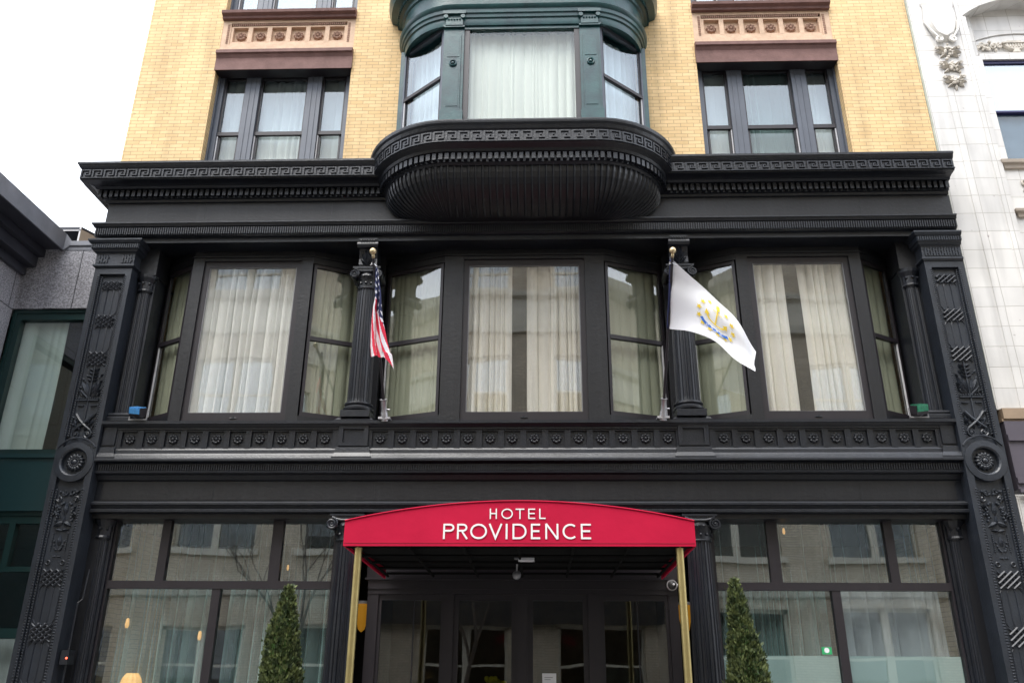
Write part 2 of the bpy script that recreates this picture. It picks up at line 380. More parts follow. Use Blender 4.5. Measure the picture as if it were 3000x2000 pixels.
def frame_between(p, q):
    a = Vector((q[0]-p[0], q[1]-p[1])); L = a.length; a /= L
    return ((p[0], p[1]), (a.x, a.y), (a.y, -a.x)), L

# ------------------------------------------------------------------ the street
s_ = MB().box(-60, 60, -3.4, 12, -.4, 0); tag(s_.build('pavement', 'paving'), kind='structure')
s_ = MB().box(-60, 60, -60, -10.2, -.4, 0); tag(s_.build('far_pavement', 'paving'), kind='structure')
s_ = MB().add([(-400,-400,-.404),(400,-400,-.404),(400,400,-.404),(-400,400,-.404)], [(0,1,2,3)]); tag(s_.build('ground', 'asphalt'), kind='structure')
s_ = MB().box(-60, 60, -10.05, -3.55, -.39, -.13); tag(s_.build('road', 'asphalt'), kind='structure')
s_ = MB().box(-60, 60, -3.55, -3.4, -.39, .012); tag(s_.build('kerb', 'kerb_granite'), kind='structure')
s_ = MB().box(-60, 60, -10.2, -10.05, -.39, .012); tag(s_.build('kerb', 'kerb_granite'), kind='structure')
mk = MB()
for i in range(-8, 9): mk.box(i*6-1.2, i*6+1.2, -6.86, -6.74, -.13, -.126)
tag(mk.build('road_marking', 'marking_paint'), kind='structure')

# =================================================================== the hotel
HB = thing('hotel_building', 'ornate hotel front, black cast-iron base and yellow brick above, between granite and white neighbours', 'building')
BW = 6.75     # half width of the brickwork
BY = .15      # its face
# ---- brick wall with four openings and its piers
wall = MB()
def wall_box(x0, x1, z0, z1): wall.box(x0, x1, BY, BY+.45, z0, z1)
wall_box(-BW, -5.40, 9.0, 16); wall_box(5.40, BW, 9.0, 16)
wall_box(-3.0, -2.0, 9.0, 16); wall_box(2.0, 3.0, 9.0, 16)
wall.box(-2.0, 2.0, BY+.02, BY+.45, 12.2, 16)
for sx in (-1, 1):
    a, b_ = sorted((sx*3.0, sx*5.40)); wall.box(a, b_, BY+.01, BY+.45, 15.2, 16)
wall.box(-BW, -BW+.4, BY+.45, 7, 0, 16); wall.box(BW-.4, BW, BY+.45, 7, 0, 16)
sub(wall, 'brick_wall', 'yellow_brick', HB)
sub(MB().box(-BW+.4, BW-.4, 6.6, 7, 0, 16).box(-BW+.4, BW-.4, BY+.45, 6.6, 15.7, 15.95), 'back_wall', 'interior_wall', HB)
for z in (4.05, 8.35, 12.25): sub(MB().box(-BW+.4, BW-.4, BY+.45, 6.6, z, z+.5), 'floor_slab', 'interior_wall', HB)
# near-black partitions inside: the dimness of the rooms is put into their colour
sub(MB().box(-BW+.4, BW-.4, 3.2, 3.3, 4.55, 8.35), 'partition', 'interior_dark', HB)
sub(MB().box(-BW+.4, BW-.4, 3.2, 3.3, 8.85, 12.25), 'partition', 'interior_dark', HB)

# ---- rosettes
def rosette_mb(r, depth, petals=8, inner=True):
    mb = MB(); N = petals*4
    rings = [(r*1.0, 0, 1), (r*.92, depth*.55, 1), (r*.62, depth*.75, .6), (r*.45, depth*.35, 0)]
    vs = []
    for (rr, d, amp) in rings:
        for k in range(N):
            a = 2*pi*k/N; q = rr*(1 - .17*amp*(.5-.5*cos(petals*a)))
            vs.append((q*cos(a), -d*(1-.35*amp*(.5-.5*cos(petals*a))), q*sin(a)))
    vs.append((0, -depth*.35, 0)); fs = []
    for i in range(len(rings)-1):
        for k in range(N): fs.append((i*N+k, i*N+(k+1)%N, (i+1)*N+(k+1)%N, (i+1)*N+k))
    for k in range(N): fs.append(((len(rings)-1)*N+k, (len(rings)-1)*N+(k+1)%N, len(vs)-1))
    mb.add(vs, fs)
    mb.sphere((0, -depth*.45, 0), r*.3, 10, 6, (1, .8, 1))
    for k in range(petals):
        a = 2*pi*(k+.5)/petals; mb.sphere((r*.42*cos(a), -depth*.45, r*.42*sin(a)), r*.12, 6, 4)
    return mb
def place_rosettes(mb, mats, parent, pts):
    first = None
    for p in pts:
        if first is None:
            first = mb.build('rosette', mats, parent, 'all'); first.location = p
        else:
            c = first.copy(); c.location = p; COL.objects.link(c)

# ---- window helper: sash, rails and panes in a plan frame
def curtain_sheet(name, x0, x1, y, z0, z1, mats, label, amp=.035, wl=.13, seed=0, fr=None, open_=0., cat='curtain', group=None):
    rnd = random.Random(seed); N = max(24, int((x1-x0)/wl*9)); M = 10; vs = []; fs = []
    ph = rnd.random()*6; p2 = rnd.random()*6; p3 = rnd.random()*6; h = z1-z0
    xk = [0.]; big = []
    while xk[-1] < (x1-x0)+wl:                      # folds of uneven width and depth
        xk.append(xk[-1]+wl*(.45+1.15*rnd.random())); big.append(.35+.9*rnd.random())
    def fold(xx, tz):
        k = 0
        while k < len(xk)-2 and xk[k+1] < xx: k += 1
        f = (xx-xk[k])/(xk[k+1]-xk[k]); f = max(0., min(1., f + .06*sin(3*tz+k)))
        return big[k]*(sin(pi*f)**.7*2-1.) * (1 if k % 2 else .8)
    for j in range(M+1):
        tz = j/M
        for i in range(N+1):
            u = i/N; x = x0+(x1-x0)*u
            yy = -amp*fold(x-x0, tz)*(1-.25*tz) + .012*sin(5*tz+x*3+ph) + .3*amp*sin(2*pi*(x-x0)/(wl*3.1)+p2)
            if fr: o, a, n = fr; q = -(y+yy); vs.append((o[0]+a[0]*x+n[0]*q, o[1]+a[1]*x+n[1]*q, z0+h*tz))
            else: vs.append((x, y+yy, z0+h*tz))
    for j in range(M):
        for i in range(N):
            k = j*(N+1)+i; fs.append((k, k+1, k+N+2, k+N+1))
    mb = MB().add(vs, fs); o = mb.build(name, mats, None, 'all')
    return tag(o, label, cat, group)

# ---- upper storeys: black/slate triple windows, brown lintels, terracotta panels
def triple_window(xa, xb, z0, z1, mirror, gl='upper_glass'):
    """frame spans xa..xb"""
    W = MB(); P = []
    m = [(-4.90,-4.65), (-3.80,-3.55)]
    if mirror: m = [(-b, -a) for a, b in m][::-1]
    W.box(xa, xa+.10, .36, .50, z0, z1); W.box(xb-.10, xb, .36, .50, z0, z1)
    for a, b in m:
        W.box(a, b, .34, .50, z0, z1-.10); W.box(a+.07, a+.09, .33, .34, z0, z1-.12); W.box(b-.09, b-.07, .33, .34, z0, z1-.12)
    W.box(xa, xb, .35, .5, z1-.10, z1)
    W.box(xa, xa+.03, .30, .36, z0, z1); W.box(xb-.03, xb, .30, .36, z0, z1)
    fr = sub(W, 'window', 'slate_frame', HB)
    opens = [(xa+.10, m[0][0]), (m[0][1], m[1][0]), (m[1][1], xb-.10)]
    zr = z0+(z1-z0)*.475
    for k, (a, b) in enumerate(opens):
        R = MB()
        R.box(a, b, .385, .44, zr-.035, zr+.035); R.box(a, a+.035, .40, .45, zr, z1-.10); R.box(b-.035, b, .40, .45, zr, z1-.10)
        R.box(a, b, .397, .452, z1-.145, z1-.10); R.box(a+.025, a+.055, .42, .47, z0, zr-.035, 0); R.box(b-.055, b-.025, .42, .47, z0, zr-.035)
        sub(R, 'sash', 'dark_frame', fr)
        S2 = MB(); xs = (b-.02, b-.004) if mirror else (a+.004, a+.02)
        S2.box(xs[0], xs[1], .395, .42, z0, zr-.04); sub(S2, 'sash_channel', 'white_sash', fr)
        sub(MB().box(a+.01, b-.01, .43, .434, zr, z1-.10), 'pane', 'side_glass' if gl == 'upper_glass' else gl, fr); sub(MB().box(a+.03, b-.03, .455, .459, z0, zr-.03), 'pane', gl, fr)
    return opens
for sx in (-1, 1):
    xa, xb = sorted((sx*5.40, sx*3.02))
    ops = triple_window(xa, xb, 9.05, 11.52, sx > 0)
    triple_window(xa, xb, 12.86, 15.2, sx > 0, 'bright_glass')
    x0, x1 = sorted((sx*5.41, sx*2.99))
    L = MB(); L.box(x0, x1, .13, .55, 11.52, 11.70); L.box(x0, x1, .11, .13, 11.37, 11.69); sub(MB().box(x0+.002, x1-.002, .132, .34, 11.375, 11.52), 'window_head', 'dark_frame', HB)
    sub(L, 'lintel', 'brown_stone', HB)
    S = MB().sweep([(x0+.002, .13), (x1-.002, .13)], [(0, 11.62), (.02, 11.62), (.05, 11.68), (.08, 11.70), (.08, 11.765), (.05, 11.785), (-.02, 11.80), (-.1, 11.80)])
    sub(S, 'string_course', 'brown_stone', HB)
    S = MB().sweep([(x0+.002, .14), (x1-.002, .14)], [(-.02, 12.50), (.05, 12.50), (.06, 12.54), (.12, 12.57), (.13, 12.625), (.02, 12.66), (-.3, 12.86)])
    sub(S, 'window_sill', 'brown_stone', HB)
    # terracotta panel
    T = MB(); cx = (x0+x1)/2
    T.box(x0, x1, .24, .5, 11.79, 12.54); T.box(x0, x1, .155, .24, 11.80, 11.96); T.box(x0, x1, .155, .24, 12.44, 12.50)
    T.box(x0, x0+.16, .155, .24, 11.96, 12.44); T.box(x1-.16, x1, .155, .24, 11.96, 12.44)
    pitch = .348; sx0 = cx-2.5*pitch
    for k in range(7):
        xx = sx0+(k-.5)*pitch; T.box(max(xx-.04, x0+.16), min(xx+.04, x1-.16), .17, .24, 12.02, 12.36)
    T.box(x0+.16, x1-.16, .172, .24, 11.96, 12.03); T.box(x0+.16, x1-.16, .172, .24, 12.35, 12.38)
    pan = sub(T, 'frieze_panel', 'terracotta', HB)
    E = MB()
    nn = int((x1-x0-.34)/.036)
    for k in range(nn): E.box(x0+.18+k*.036, x0+.18+k*.036+.022, .16, .20, 12.385, 12.435)
    for xx in (x0+.10, x1-.14):
        E2 = MB()
        for k in range(11): E2.box(xx, xx+.04, .145, .157, 11.99+k*.04, 12.012+k*.04)
        sub(E2, 'bead_strip', 'terracotta_dark', pan)
    sub(E, 'egg_moulding', 'terracotta_dark', pan)
    base = rosette_mb(.095, .07, 8)
    place_rosettes(base, 'terracotta_dark', pan, [(sx0+k*pitch, .24, 12.19) for k in range(6)])
    # sheer curtains in each of the three lights
    nm = {-1: 'left', 1: 'right'}[sx]
    for k, (a, b) in enumerate(ops):
        which = ['narrow left', 'wide middle', 'narrow right'][k]
        curtain_sheet('curtain', a-.03, b+.03, .62, 9.05, 11.50, 'white_sheer' if sx < 0 or k != 1 else 'green_grey_drape',
                      f'sheer curtain in the {which} light of the brick-wall window {"nearest the sky" if sx<0 else "nearest the white building"}', seed=40+k+sx*7, wl=.16, amp=.03,
                      group='sheer curtains in the brick wall windows')

# ---- Greek key band laid along a path
def path_pt(path, cum, s, off):
    import bisect
    s = max(0., min(cum[-1]-1e-6, s)); i = bisect.bisect_right(cum, s)-1
    p, q = path[i], path[i+1]; L = cum[i+1]-cum[i]; t = (s-cum[i])/L
    d = ((q[0]-p[0])/L, (q[1]-p[1])/L)
    return (p[0]+(q[0]-p[0])*t + d[1]*off, p[1]+(q[1]-p[1])*t - d[0]*off)
def cumlen(path):
    c = [0.]
    for i in range(len(path)-1): c.append(c[-1]+sqrt((path[i+1][0]-path[i][0])**2+(path[i+1][1]-path[i][1])**2))
    return c
def sbox(mb, path, cum, s0, s1, o0, o1, z0, z1):
    n = 1
    a = path_pt(path, cum, s0, o0); b = path_pt(path, cum, s1, o0); c = path_pt(path, cum, s1, o1); d = path_pt(path, cum, s0, o1)
    mb.add([(*d, z0), (*c, z0), (*b, z0), (*a, z0), (*d, z1), (*c, z1), (*b, z1), (*a, z1)],
           [(0,3,2,1),(4,5,6,7),(0,1,5,4),(1,2,6,5),(2,3,7,6),(3,0,4,7)])
def meander(path, z0, z1, off, pitch, s0=0., s1=None, th=.022):
    cum = cumlen(path); s1 = s1 or cum[-1]; n = int((s1-s0)/pitch); pitch = (s1-s0)/n; mb = MB(); h = z1-z0
    w_ = h*.10
    for k in range(n):
        s = s0+k*pitch; U = lambda u: s+u*pitch; V = lambda v: z0+v*h
        o0, o1 = off-.004, off+th
        for (u0, u1, v0, v1) in ((.03,.15,.12,.98), (.15,.88,.86,.98), (.76,.88,.28,.86), (.40,.76,.28,.40), (.40,.50,.40,.66), (.50,.64,.56,.66), (.0,1.,.0,.09)):
            sbox(mb, path, cum, U(u0), U(u1), o0, o1, V(v0), V(v1))
    return mb
def studs(path, z0, z1, o0, o1, pitch, fill, s0=0., s1=None):
    cum = cumlen(path); s1 = s1 or cum[-1]; n = int((s1-s0)/pitch); pitch = (s1-s0)/n; mb = MB()
    for k in range(n): sbox(mb, path, cum, s0+(k+(1-fill)/2)*pitch, s0+(k+(1+fill)/2)*pitch, o0, o1, z0, z1)
    return mb

# ---- main cornice (wraps round the left end)
cpath = [(-6.70, 2.5), (-6.70, 0), (6.68, 0)]
CO = MB().sweep(cpath, [(-.3, 8.60), (.0, 8.60), (.03, 8.61), (.045, 8.645), (.08, 8.65), (.08, 8.785), (.16, 8.79), (.185, 8.82), (.24, 8.835), (.345, 8.845), (.35, 8.855), (.35, 9.035),
                       (.365, 9.045), (.385, 9.075), (.395, 9.10), (.41, 9.11), (.41, 9.145), (-.13, 9.20), (-.3, 9.20)])
co = sub(CO, 'cornice', 'black_paint', HB)
c1 = [(-7.05, 2.5), (-7.05, -.35), (6.68, -.35)]
cum1 = cumlen(c1)
m1 = meander(c1, 8.865, 9.025, 0, .187, 0, 2.85); m2 = meander([(-7.05, -.35), (6.68, -.35)], 8.865, 9.025, 0, .187)
m1.add(m2.v, m2.f); sub(m1, 'meander_band', 'black_paint', co)
d1 = studs([(-6.78, 2.5), (-6.78, -.08)], 8.66, 8.775, -.01, .065, .092, .58); d2 = studs([(-6.85, -.08), (6.68, -.08)], 8.66, 8.775, -.01, .065, .092, .58)
d1.add(d2.v, d2.f); sub(d1, 'dentil_band', 'black_paint', co)
# ---- frieze and architrave
sub(MB().sweep([(-6.70, 2.5), (-6.70, 0), (6.70, 0)], [(-.3, 8.22), (0, 8.22), (0, 8.605), (-.3, 8.605)]), 'upper_frieze', 'black_panel', HB)
AR = MB().sweep([(-6.70, 2.5), (-6.70, 0), (6.68, 0)], [(-.4, 7.885), (.0, 7.885), (.0, 7.968), (.035, 7.972), (.07, 7.985), (.075, 8.115), (.105, 8.13), (.12, 8.165), (.135, 8.17), (.135, 8.195), (.0, 8.235), (-.3, 8.235)])
ar = sub(AR, 'architrave', 'black_paint', HB)
r1 = studs([(-6.775, -.075), (6.68, -.075)], 7.99, 8.105, -.005, .028, .036, .5); r2 = studs([(-6.775, 2.5), (-6.775, -.06)], 7.99, 8.105, -.005, .028, .036, .5)
r1.add(r2.v, r2.f); sub(r1, 'reeded_band', 'black_paint', ar)
J = MB()
for x in (-5.1, -3.05, 3.2, 5.3): J.box(x-.002, x+.002, -.003, .0, 8.23, 8.6)
sub(J, 'panel_joint', 'black_paint', HB)
J = MB()
for x in (-4.4, -2.1, 2.6, 4.7): J.box(x-.002, x+.002, .185, .188, 3.85, 4.10)
sub(J, 'panel_joint', 'black_paint', HB)
# soffit block behind the architrave
sub(MB().box(-6.30, 6.30, .02, .60, 7.90, 8.22), 'soffit', 'black_panel', HB)

# ---- the corner pilasters with their relief
def relief_scroll(mb, cx, cz, r, turns, start, cw, y, th=.014, tail=None):
    th *= 1.25
    pts = []; N = int(14*turns)
    for i in range(N+1):
        t = i/N; a = start + cw*2*pi*turns*t; q = r*(1-.78*t); pts.append((cx+q*cos(a), y, cz+q*sin(a)))
    if tail: pts = [(tail[0], y, tail[1])] + pts
    mb.tube(pts, [th*(1-.3*i/len(pts)) for i in range(len(pts))], 5)
def leaf(mb, x0, z0, x1, z1, wd, y, lift=.03):
    wd *= 1.2; lift *= 1.2
    """pointed curled leaf from root to tip"""
    d = Vector((x1-x0, z1-z0)); L = d.length; d /= L; n = Vector((-d.y, d.x)); vs = []; N = 6
    for i in range(N+1):
        t = i/N; q = wd*sin(pi*min(1, t*.9+.1))*(1-.3*t); c = Vector((x0, z0))+d*L*t
        yy = y-lift*sin(pi*t)-.008
        for k, s in ((-1, -1), (0, 0), (1, 1)):
            p = c+n*q*s; vs.append((p.x, yy if k == 0 else y-lift*.25*sin(pi*t), p.y))
    fs = []
    for i in range(N):
        for k in (0, 1): fs.append((i*3+k, i*3+k+1, (i+1)*3+k+1, (i+1)*3+k))
    mb.add(vs, fs)
def lattice(mb, cx, z0, z1, hw, y):
    h = z1-z0; slope = .80; sp = .088
    for sgn in (-1, 1):
        k = -6
        while k < 7:
            xa = k*sp; t0, t1 = 0., 1.
            xs = lambda t: xa+sgn*(t-.5)*h/slope*1.0
            ok = [t/40 for t in range(41) if abs(xs(t/40)) <= hw]
            if len(ok) > 8:
                ta, tb_ = ok[0], ok[-1]
                mb.tube([(cx+xs(ta), y-.010-(.012 if sgn > 0 else 0), z0+h*ta), (cx+xs(tb_), y-.010-(.012 if sgn > 0 else 0), z0+h*tb_)], .0135, 4)
            k += 1
def make_pilaster(sx):
    cx = sx*6.405; x0, x1 = cx-.295, cx+.295; ph = .20; RY = .055
    B = MB()
    B.box(x0, x0+.295-ph, 0, .5, 0, 7.45); B.box(x1-(.295-ph), x1, 0, .5, 0, 7.45)
    B.box(cx-ph, cx+ph, RY, .5, 0, 7.45)
    B.box(cx-ph, cx+ph, 0, RY, 7.345, 7.45); B.box(cx-ph, cx+ph, 0, RY, 0, .45)
    # round-ended collar about the medallion
    N = 24; zc = 4.36; Ro = .285; Ri = .182; vs = []
    for k in range(N):
        a = 2*pi*k/N
        vs += [(cx+Ro*cos(a), -.012, zc+Ro*sin(a)), (cx+(Ri+.02)*cos(a), -.02, zc+(Ri+.02)*sin(a)), (cx+Ri*cos(a), 0, zc+Ri*sin(a)), (cx+Ri*.96*cos(a), RY, zc+Ri*.96*sin(a)), (cx+Ro*cos(a), RY, zc+Ro*sin(a))]
    fs = []
    for k in range(N):
        j = (k+1) % N
        for q in range(3): fs.append((k*5+q, j*5+q, j*5+q+1, k*5+q+1))
        fs.append((k*5+4, j*5+4, j*5, k*5))
    B.add(vs, fs)
    # arched hood over the collar
    B.tube([(cx+.33*cos(a), -.006, zc+.02+.335*sin(a)) for a in [radians(35+110*i/14) for i in range(15)]], .014, 5)
    pl = sub(B, 'pilaster', 'sky_lit_paint', HB)
    # capital
    c = cx; d = .295
    pth = [(c-d, .5), (c-d, 0), (c+d, 0), (c+d, .5)]
    if sx > 0: pth = pth[:3]
    if sx > 0: pth = [(c-d, .5), (c-d, 0), (c+d-.005, 0)]
    K = MB().sweep(pth, [(0, 7.44), (.0, 7.45), (.035, 7.475), (.035, 7.505), (.012, 7.515), (.012, 7.68), (.02, 7.70), (.05, 7.715), (.065, 7.745), (.085, 7.755), (.085, 7.83), (.11, 7.845), (.13, 7.875), (.135, 7.88), (.135, 7.905), (0, 7.93)])
    cp = sub(K, 'capital', 'sky_lit_paint', pl)
    R = studs([(c-d-.085, -.085), (c+d+(.08 if sx < 0 else 0), -.085)], 7.76, 7.825, -.004, .018, .034, .5)
    sub(R, 'reeded_band', 'sky_lit_paint', cp); R = MB()
    for k in range(13):
        xx = c-.25+k*.0417
        if sx < 0 and abs(xx-c) < .12: continue
        R.box(xx-.012, xx+.012, -.026, -.01, 7.53, 7.66); R.sphere((xx+.02, -.018, 7.57+.05*(k % 2)), .014, 6, 4)
        R.sphere((xx, -.016, 7.67), .012, 6, 4)
    sub(R, 'egg_moulding', 'sky_lit_paint', cp)
    # bead borders
    E = MB()
    def beads(xx, y, za, zb, r, st):
        z = za
        while z < zb: E.add([(xx-r, y, z), (xx+r, y, z), (xx+r, y, z+1.5*r), (xx-r, y, z+1.5*r), (xx, y-.9*r, z+.75*r)], [(0,1,4),(1,2,4),(2,3,4),(3,0,4)]); z += st
    for (za, zb) in ((.5, 3.96), (4.74, 7.32)):
        for s2 in (-1, 1):
            beads(cx+s2*(ph+.016), -.001, za, zb, .0155, .036)
            beads(cx+s2*(ph-.016), RY-.022, za, zb, .0155, .036)
            E.box(min(cx+s2*ph, cx+s2*(ph-.030)), max(cx+s2*ph, cx+s2*(ph-.030)), RY-.02, RY+.001, za, zb)
    sub(E, 'bead_border', 'sky_lit_paint', pl)
    # lattices and long fillets
    L = MB(); y = RY
    for (za, zb) in ((7.10, 7.23), (6.47, 6.66), (5.84, 6.06), (2.66, 2.88), (1.94, 2.18), (1.20, 1.44)):
        L1 = MB(); lattice(L1, cx, za, zb, .145, y); sub(L1, 'lattice_relief', 'black_relief', pl)
    for (za, zb) in ((6.66, 7.10), (6.06, 6.47), (2.18, 2.66), (1.44, 1.94), (.6, 1.2)):
        L = MB()
        for xx in (-.145, -.05, .05, .145): L.tube([(cx+xx*.8, y, za), (cx+xx, y-.004, za+.05), (cx+xx, y-.004, zb-.05), (cx+xx*.8, y, zb)], .0085, 4)
        sub(L, 'reeding', 'black_relief', pl)
    # foliage relief
    F = MB(); F0 = F; FX = MB(); FL_ = MB(); FS = MB()
    for k in range(4):                         # paired wheat leaves
        z = 5.62+k*.055
        for s2 in (-1, 1): leaf(F, cx+s2*.01, z-.03, cx+s2*.075, z+.01, .022, y, .035)
    F.tube([(cx, y-.01, 4.95), (cx, y-.012, 5.84)], .009, 5)
    for s2 in (-1, 1):                         # palmette
        F = F0
        leaf(F, cx+s2*.02, 5.36, cx+s2*.15, 5.60, .035, y, .045); leaf(F, cx+s2*.02, 5.36, cx+s2*.07, 5.58, .025, y, .04)
        relief_scroll(F, cx+s2*.10, 5.40, .055, 1.1, pi/2, s2, y-.012, .013); leaf(F, cx+s2*.02, 5.33, cx+s2*.16, 5.47, .03, y, .04)
        F.box(min(cx+s2*.01, cx+s2*.16), max(cx+s2*.01, cx+s2*.16), y-.03, y, 5.285, 5.305)
        F.box(min(cx+s2*.05, cx+s2*.14), max(cx+s2*.05, cx+s2*.14), y-.03, y, 5.205, 5.22)
        for q in range(4): F.sphere((cx+s2*(.03+q*.035), y-.015, 5.325), .015, 6, 4)
        # crossed horns ending in volutes
        F = FX
        F.tube([(cx+s2*.13, y-.01, 5.08), (cx+s2*.06, y-.02, 4.99), (cx-s2*.04, y-.03, 4.90), (cx-s2*.12, y-.022, 4.84), (cx-s2*.15, y-.015, 4.79)], [.024, .02, .018, .015, .012], 6)
        relief_scroll(F, cx+s2*.085, 4.775, .062, 1.5, pi*.5-s2*.4, -s2, y-.014, .013)
        F.sphere((cx+s2*.085, y-.015, 4.775), .018, 8, 5); leaf(F, cx+s2*.14, 5.0, cx+s2*.10, 4.90, .022, y, .03)
        leaf(F, cx+s2*.03, 4.83, cx+s2*.06, 4.90, .02, y, .03)
        # lower spray
        F = FL_
        relief_scroll(F, cx+s2*.06, 3.93, .045, 1.3, 0, s2, y-.01, .012); relief_scroll(F, cx+s2*.12, 3.84, .04, 1.3, pi, -s2, y-.01, .012)
        for q in range(6): F.sphere((cx+s2*(.045+.022*q), y-.012, 3.78-.035*q+.02*(q % 2)), .019, 6, 4)
        for q in range(4): F.sphere((cx+s2*(.10+.014*(q % 2)), y-.012, 3.66-.04*q), .02, 6, 4)
        F = FS
        leaf(F, cx, 3.52, cx+s2*.13, 3.46, .03, y, .04); leaf(F, cx, 3.40, cx+s2*.10, 3.42, .02, y, .03)
        for q in range(9): F.sphere((cx+s2*(.10), y-.008, 3.36-.028*q), .011, 6, 4)
        for q in range(5): F.sphere((cx+s2*(.022+.012*q), y-.01, 3.14+.012*q*q*.6), .015, 6, 4)
        F.sphere((cx+s2*.02, y-.008, 3.05), .014, 6, 4); F.sphere((cx+s2*.045, y-.008, 3.05), .012, 6, 4)
        Rg = MB().tube([(cx+s2*.10+.028*cos(a), y-.01, 2.97+.028*sin(a)) for a in [2*pi*i/10 for i in range(11)]], .009, 4); sub(Rg, 'ring_boss', 'sky_lit_paint', pl)
        F = FL_
        for q in range(3): F.sphere((cx+s2*(.03+.045*q), y-.01, 3.90+.02*q), .02, 6, 4)
    F = FL_; leaf(F, cx, 3.50, cx, 3.62, .02, y, .03); leaf(FS, cx, 3.20, cx, 3.34, .03, y, .04); leaf(F, cx, 3.62, cx, 3.80, .03, y, .04)
    rp = random.Random(12)
    for (za, zb, tgt) in ((5.34, 5.80, F0), (4.86, 5.06, FX), (3.56, 3.92, FL_)):
        for k in range(12):
            s2 = -1 if k % 2 else 1; zz = za+(zb-za)*rp.random(); xx = .05+.10*rp.random()
            leaf(tgt, cx+s2*xx, zz, cx+s2*(xx+.035), zz+.05, .014, y, .025); tgt.sphere((cx+s2*(xx-.01), y-.008, zz-.01), .012, 6, 4)
    F = F0; sub(F0, 'palmette_relief', 'sky_lit_paint', pl); sub(FX, 'crossed_horns_relief', 'sky_lit_paint', pl); sub(FL_, 'foliage_relief', 'sky_lit_paint', pl); sub(FS, 'shield_relief', 'sky_lit_paint', pl)
    md = rosette_mb(.135, .075, 14).build('medallion', 'sky_lit_paint', pl, 'all'); md.location = (cx, RY-.004, zc)
    
make_pilaster(-1); make_pilaster(1)

# ---- slim fluted half columns beside the pilasters
def make_slim(sx, z0, z1, yc):
    cx = sx*5.98; B = MB(); B.box(cx-.14, cx+.14, yc-.02, .62, z0, z1)
    B.lathe(cx, yc, [(.115, z0+.1), (.10, z1-.3)], 16, 0, 16, .12)
    c = sub(B, 'slim_column', 'black_paint', HB)
    K = MB(); K.lathe(cx, yc, [(.10, z1-.3), (.13, z1-.27), (.115, z1-.24), (.12, z1-.12), (.155, z1-.05), (.16, z1)], 16)
    for k in range(8): K.sphere((cx+.12*cos(k*pi/4), yc+.12*sin(k*pi/4), z1-.15), .026, 6, 4)
    sub(K, 'capital', 'black_paint', c)
    B = MB(); q = .15
    B.sweep([(cx-q, yc+.2), (cx-q, yc-q), (cx+q, yc-q), (cx+q, yc+.2)], [(0, z0), (.05, z0), (.05, z0+.05), (.02, z0+.07), (.03, z0+.10), (.0, z0+.13), (-.1, z0+.14)])
    sub(B, 'base', 'black_paint', c)
for sx in (-1, 1): make_slim(sx, 5.0, 7.42, .30); make_slim(sx, .1, 3.62, .40)
for sx in (-1, 1):                       # shadowed reveal above the slim columns
    x0, x1 = sorted((sx*5.82, sx*6.15)); sub(MB().box(x0, x1, .2, .62, 7.42, 7.90), 'impost_block', 'black_panel', HB)

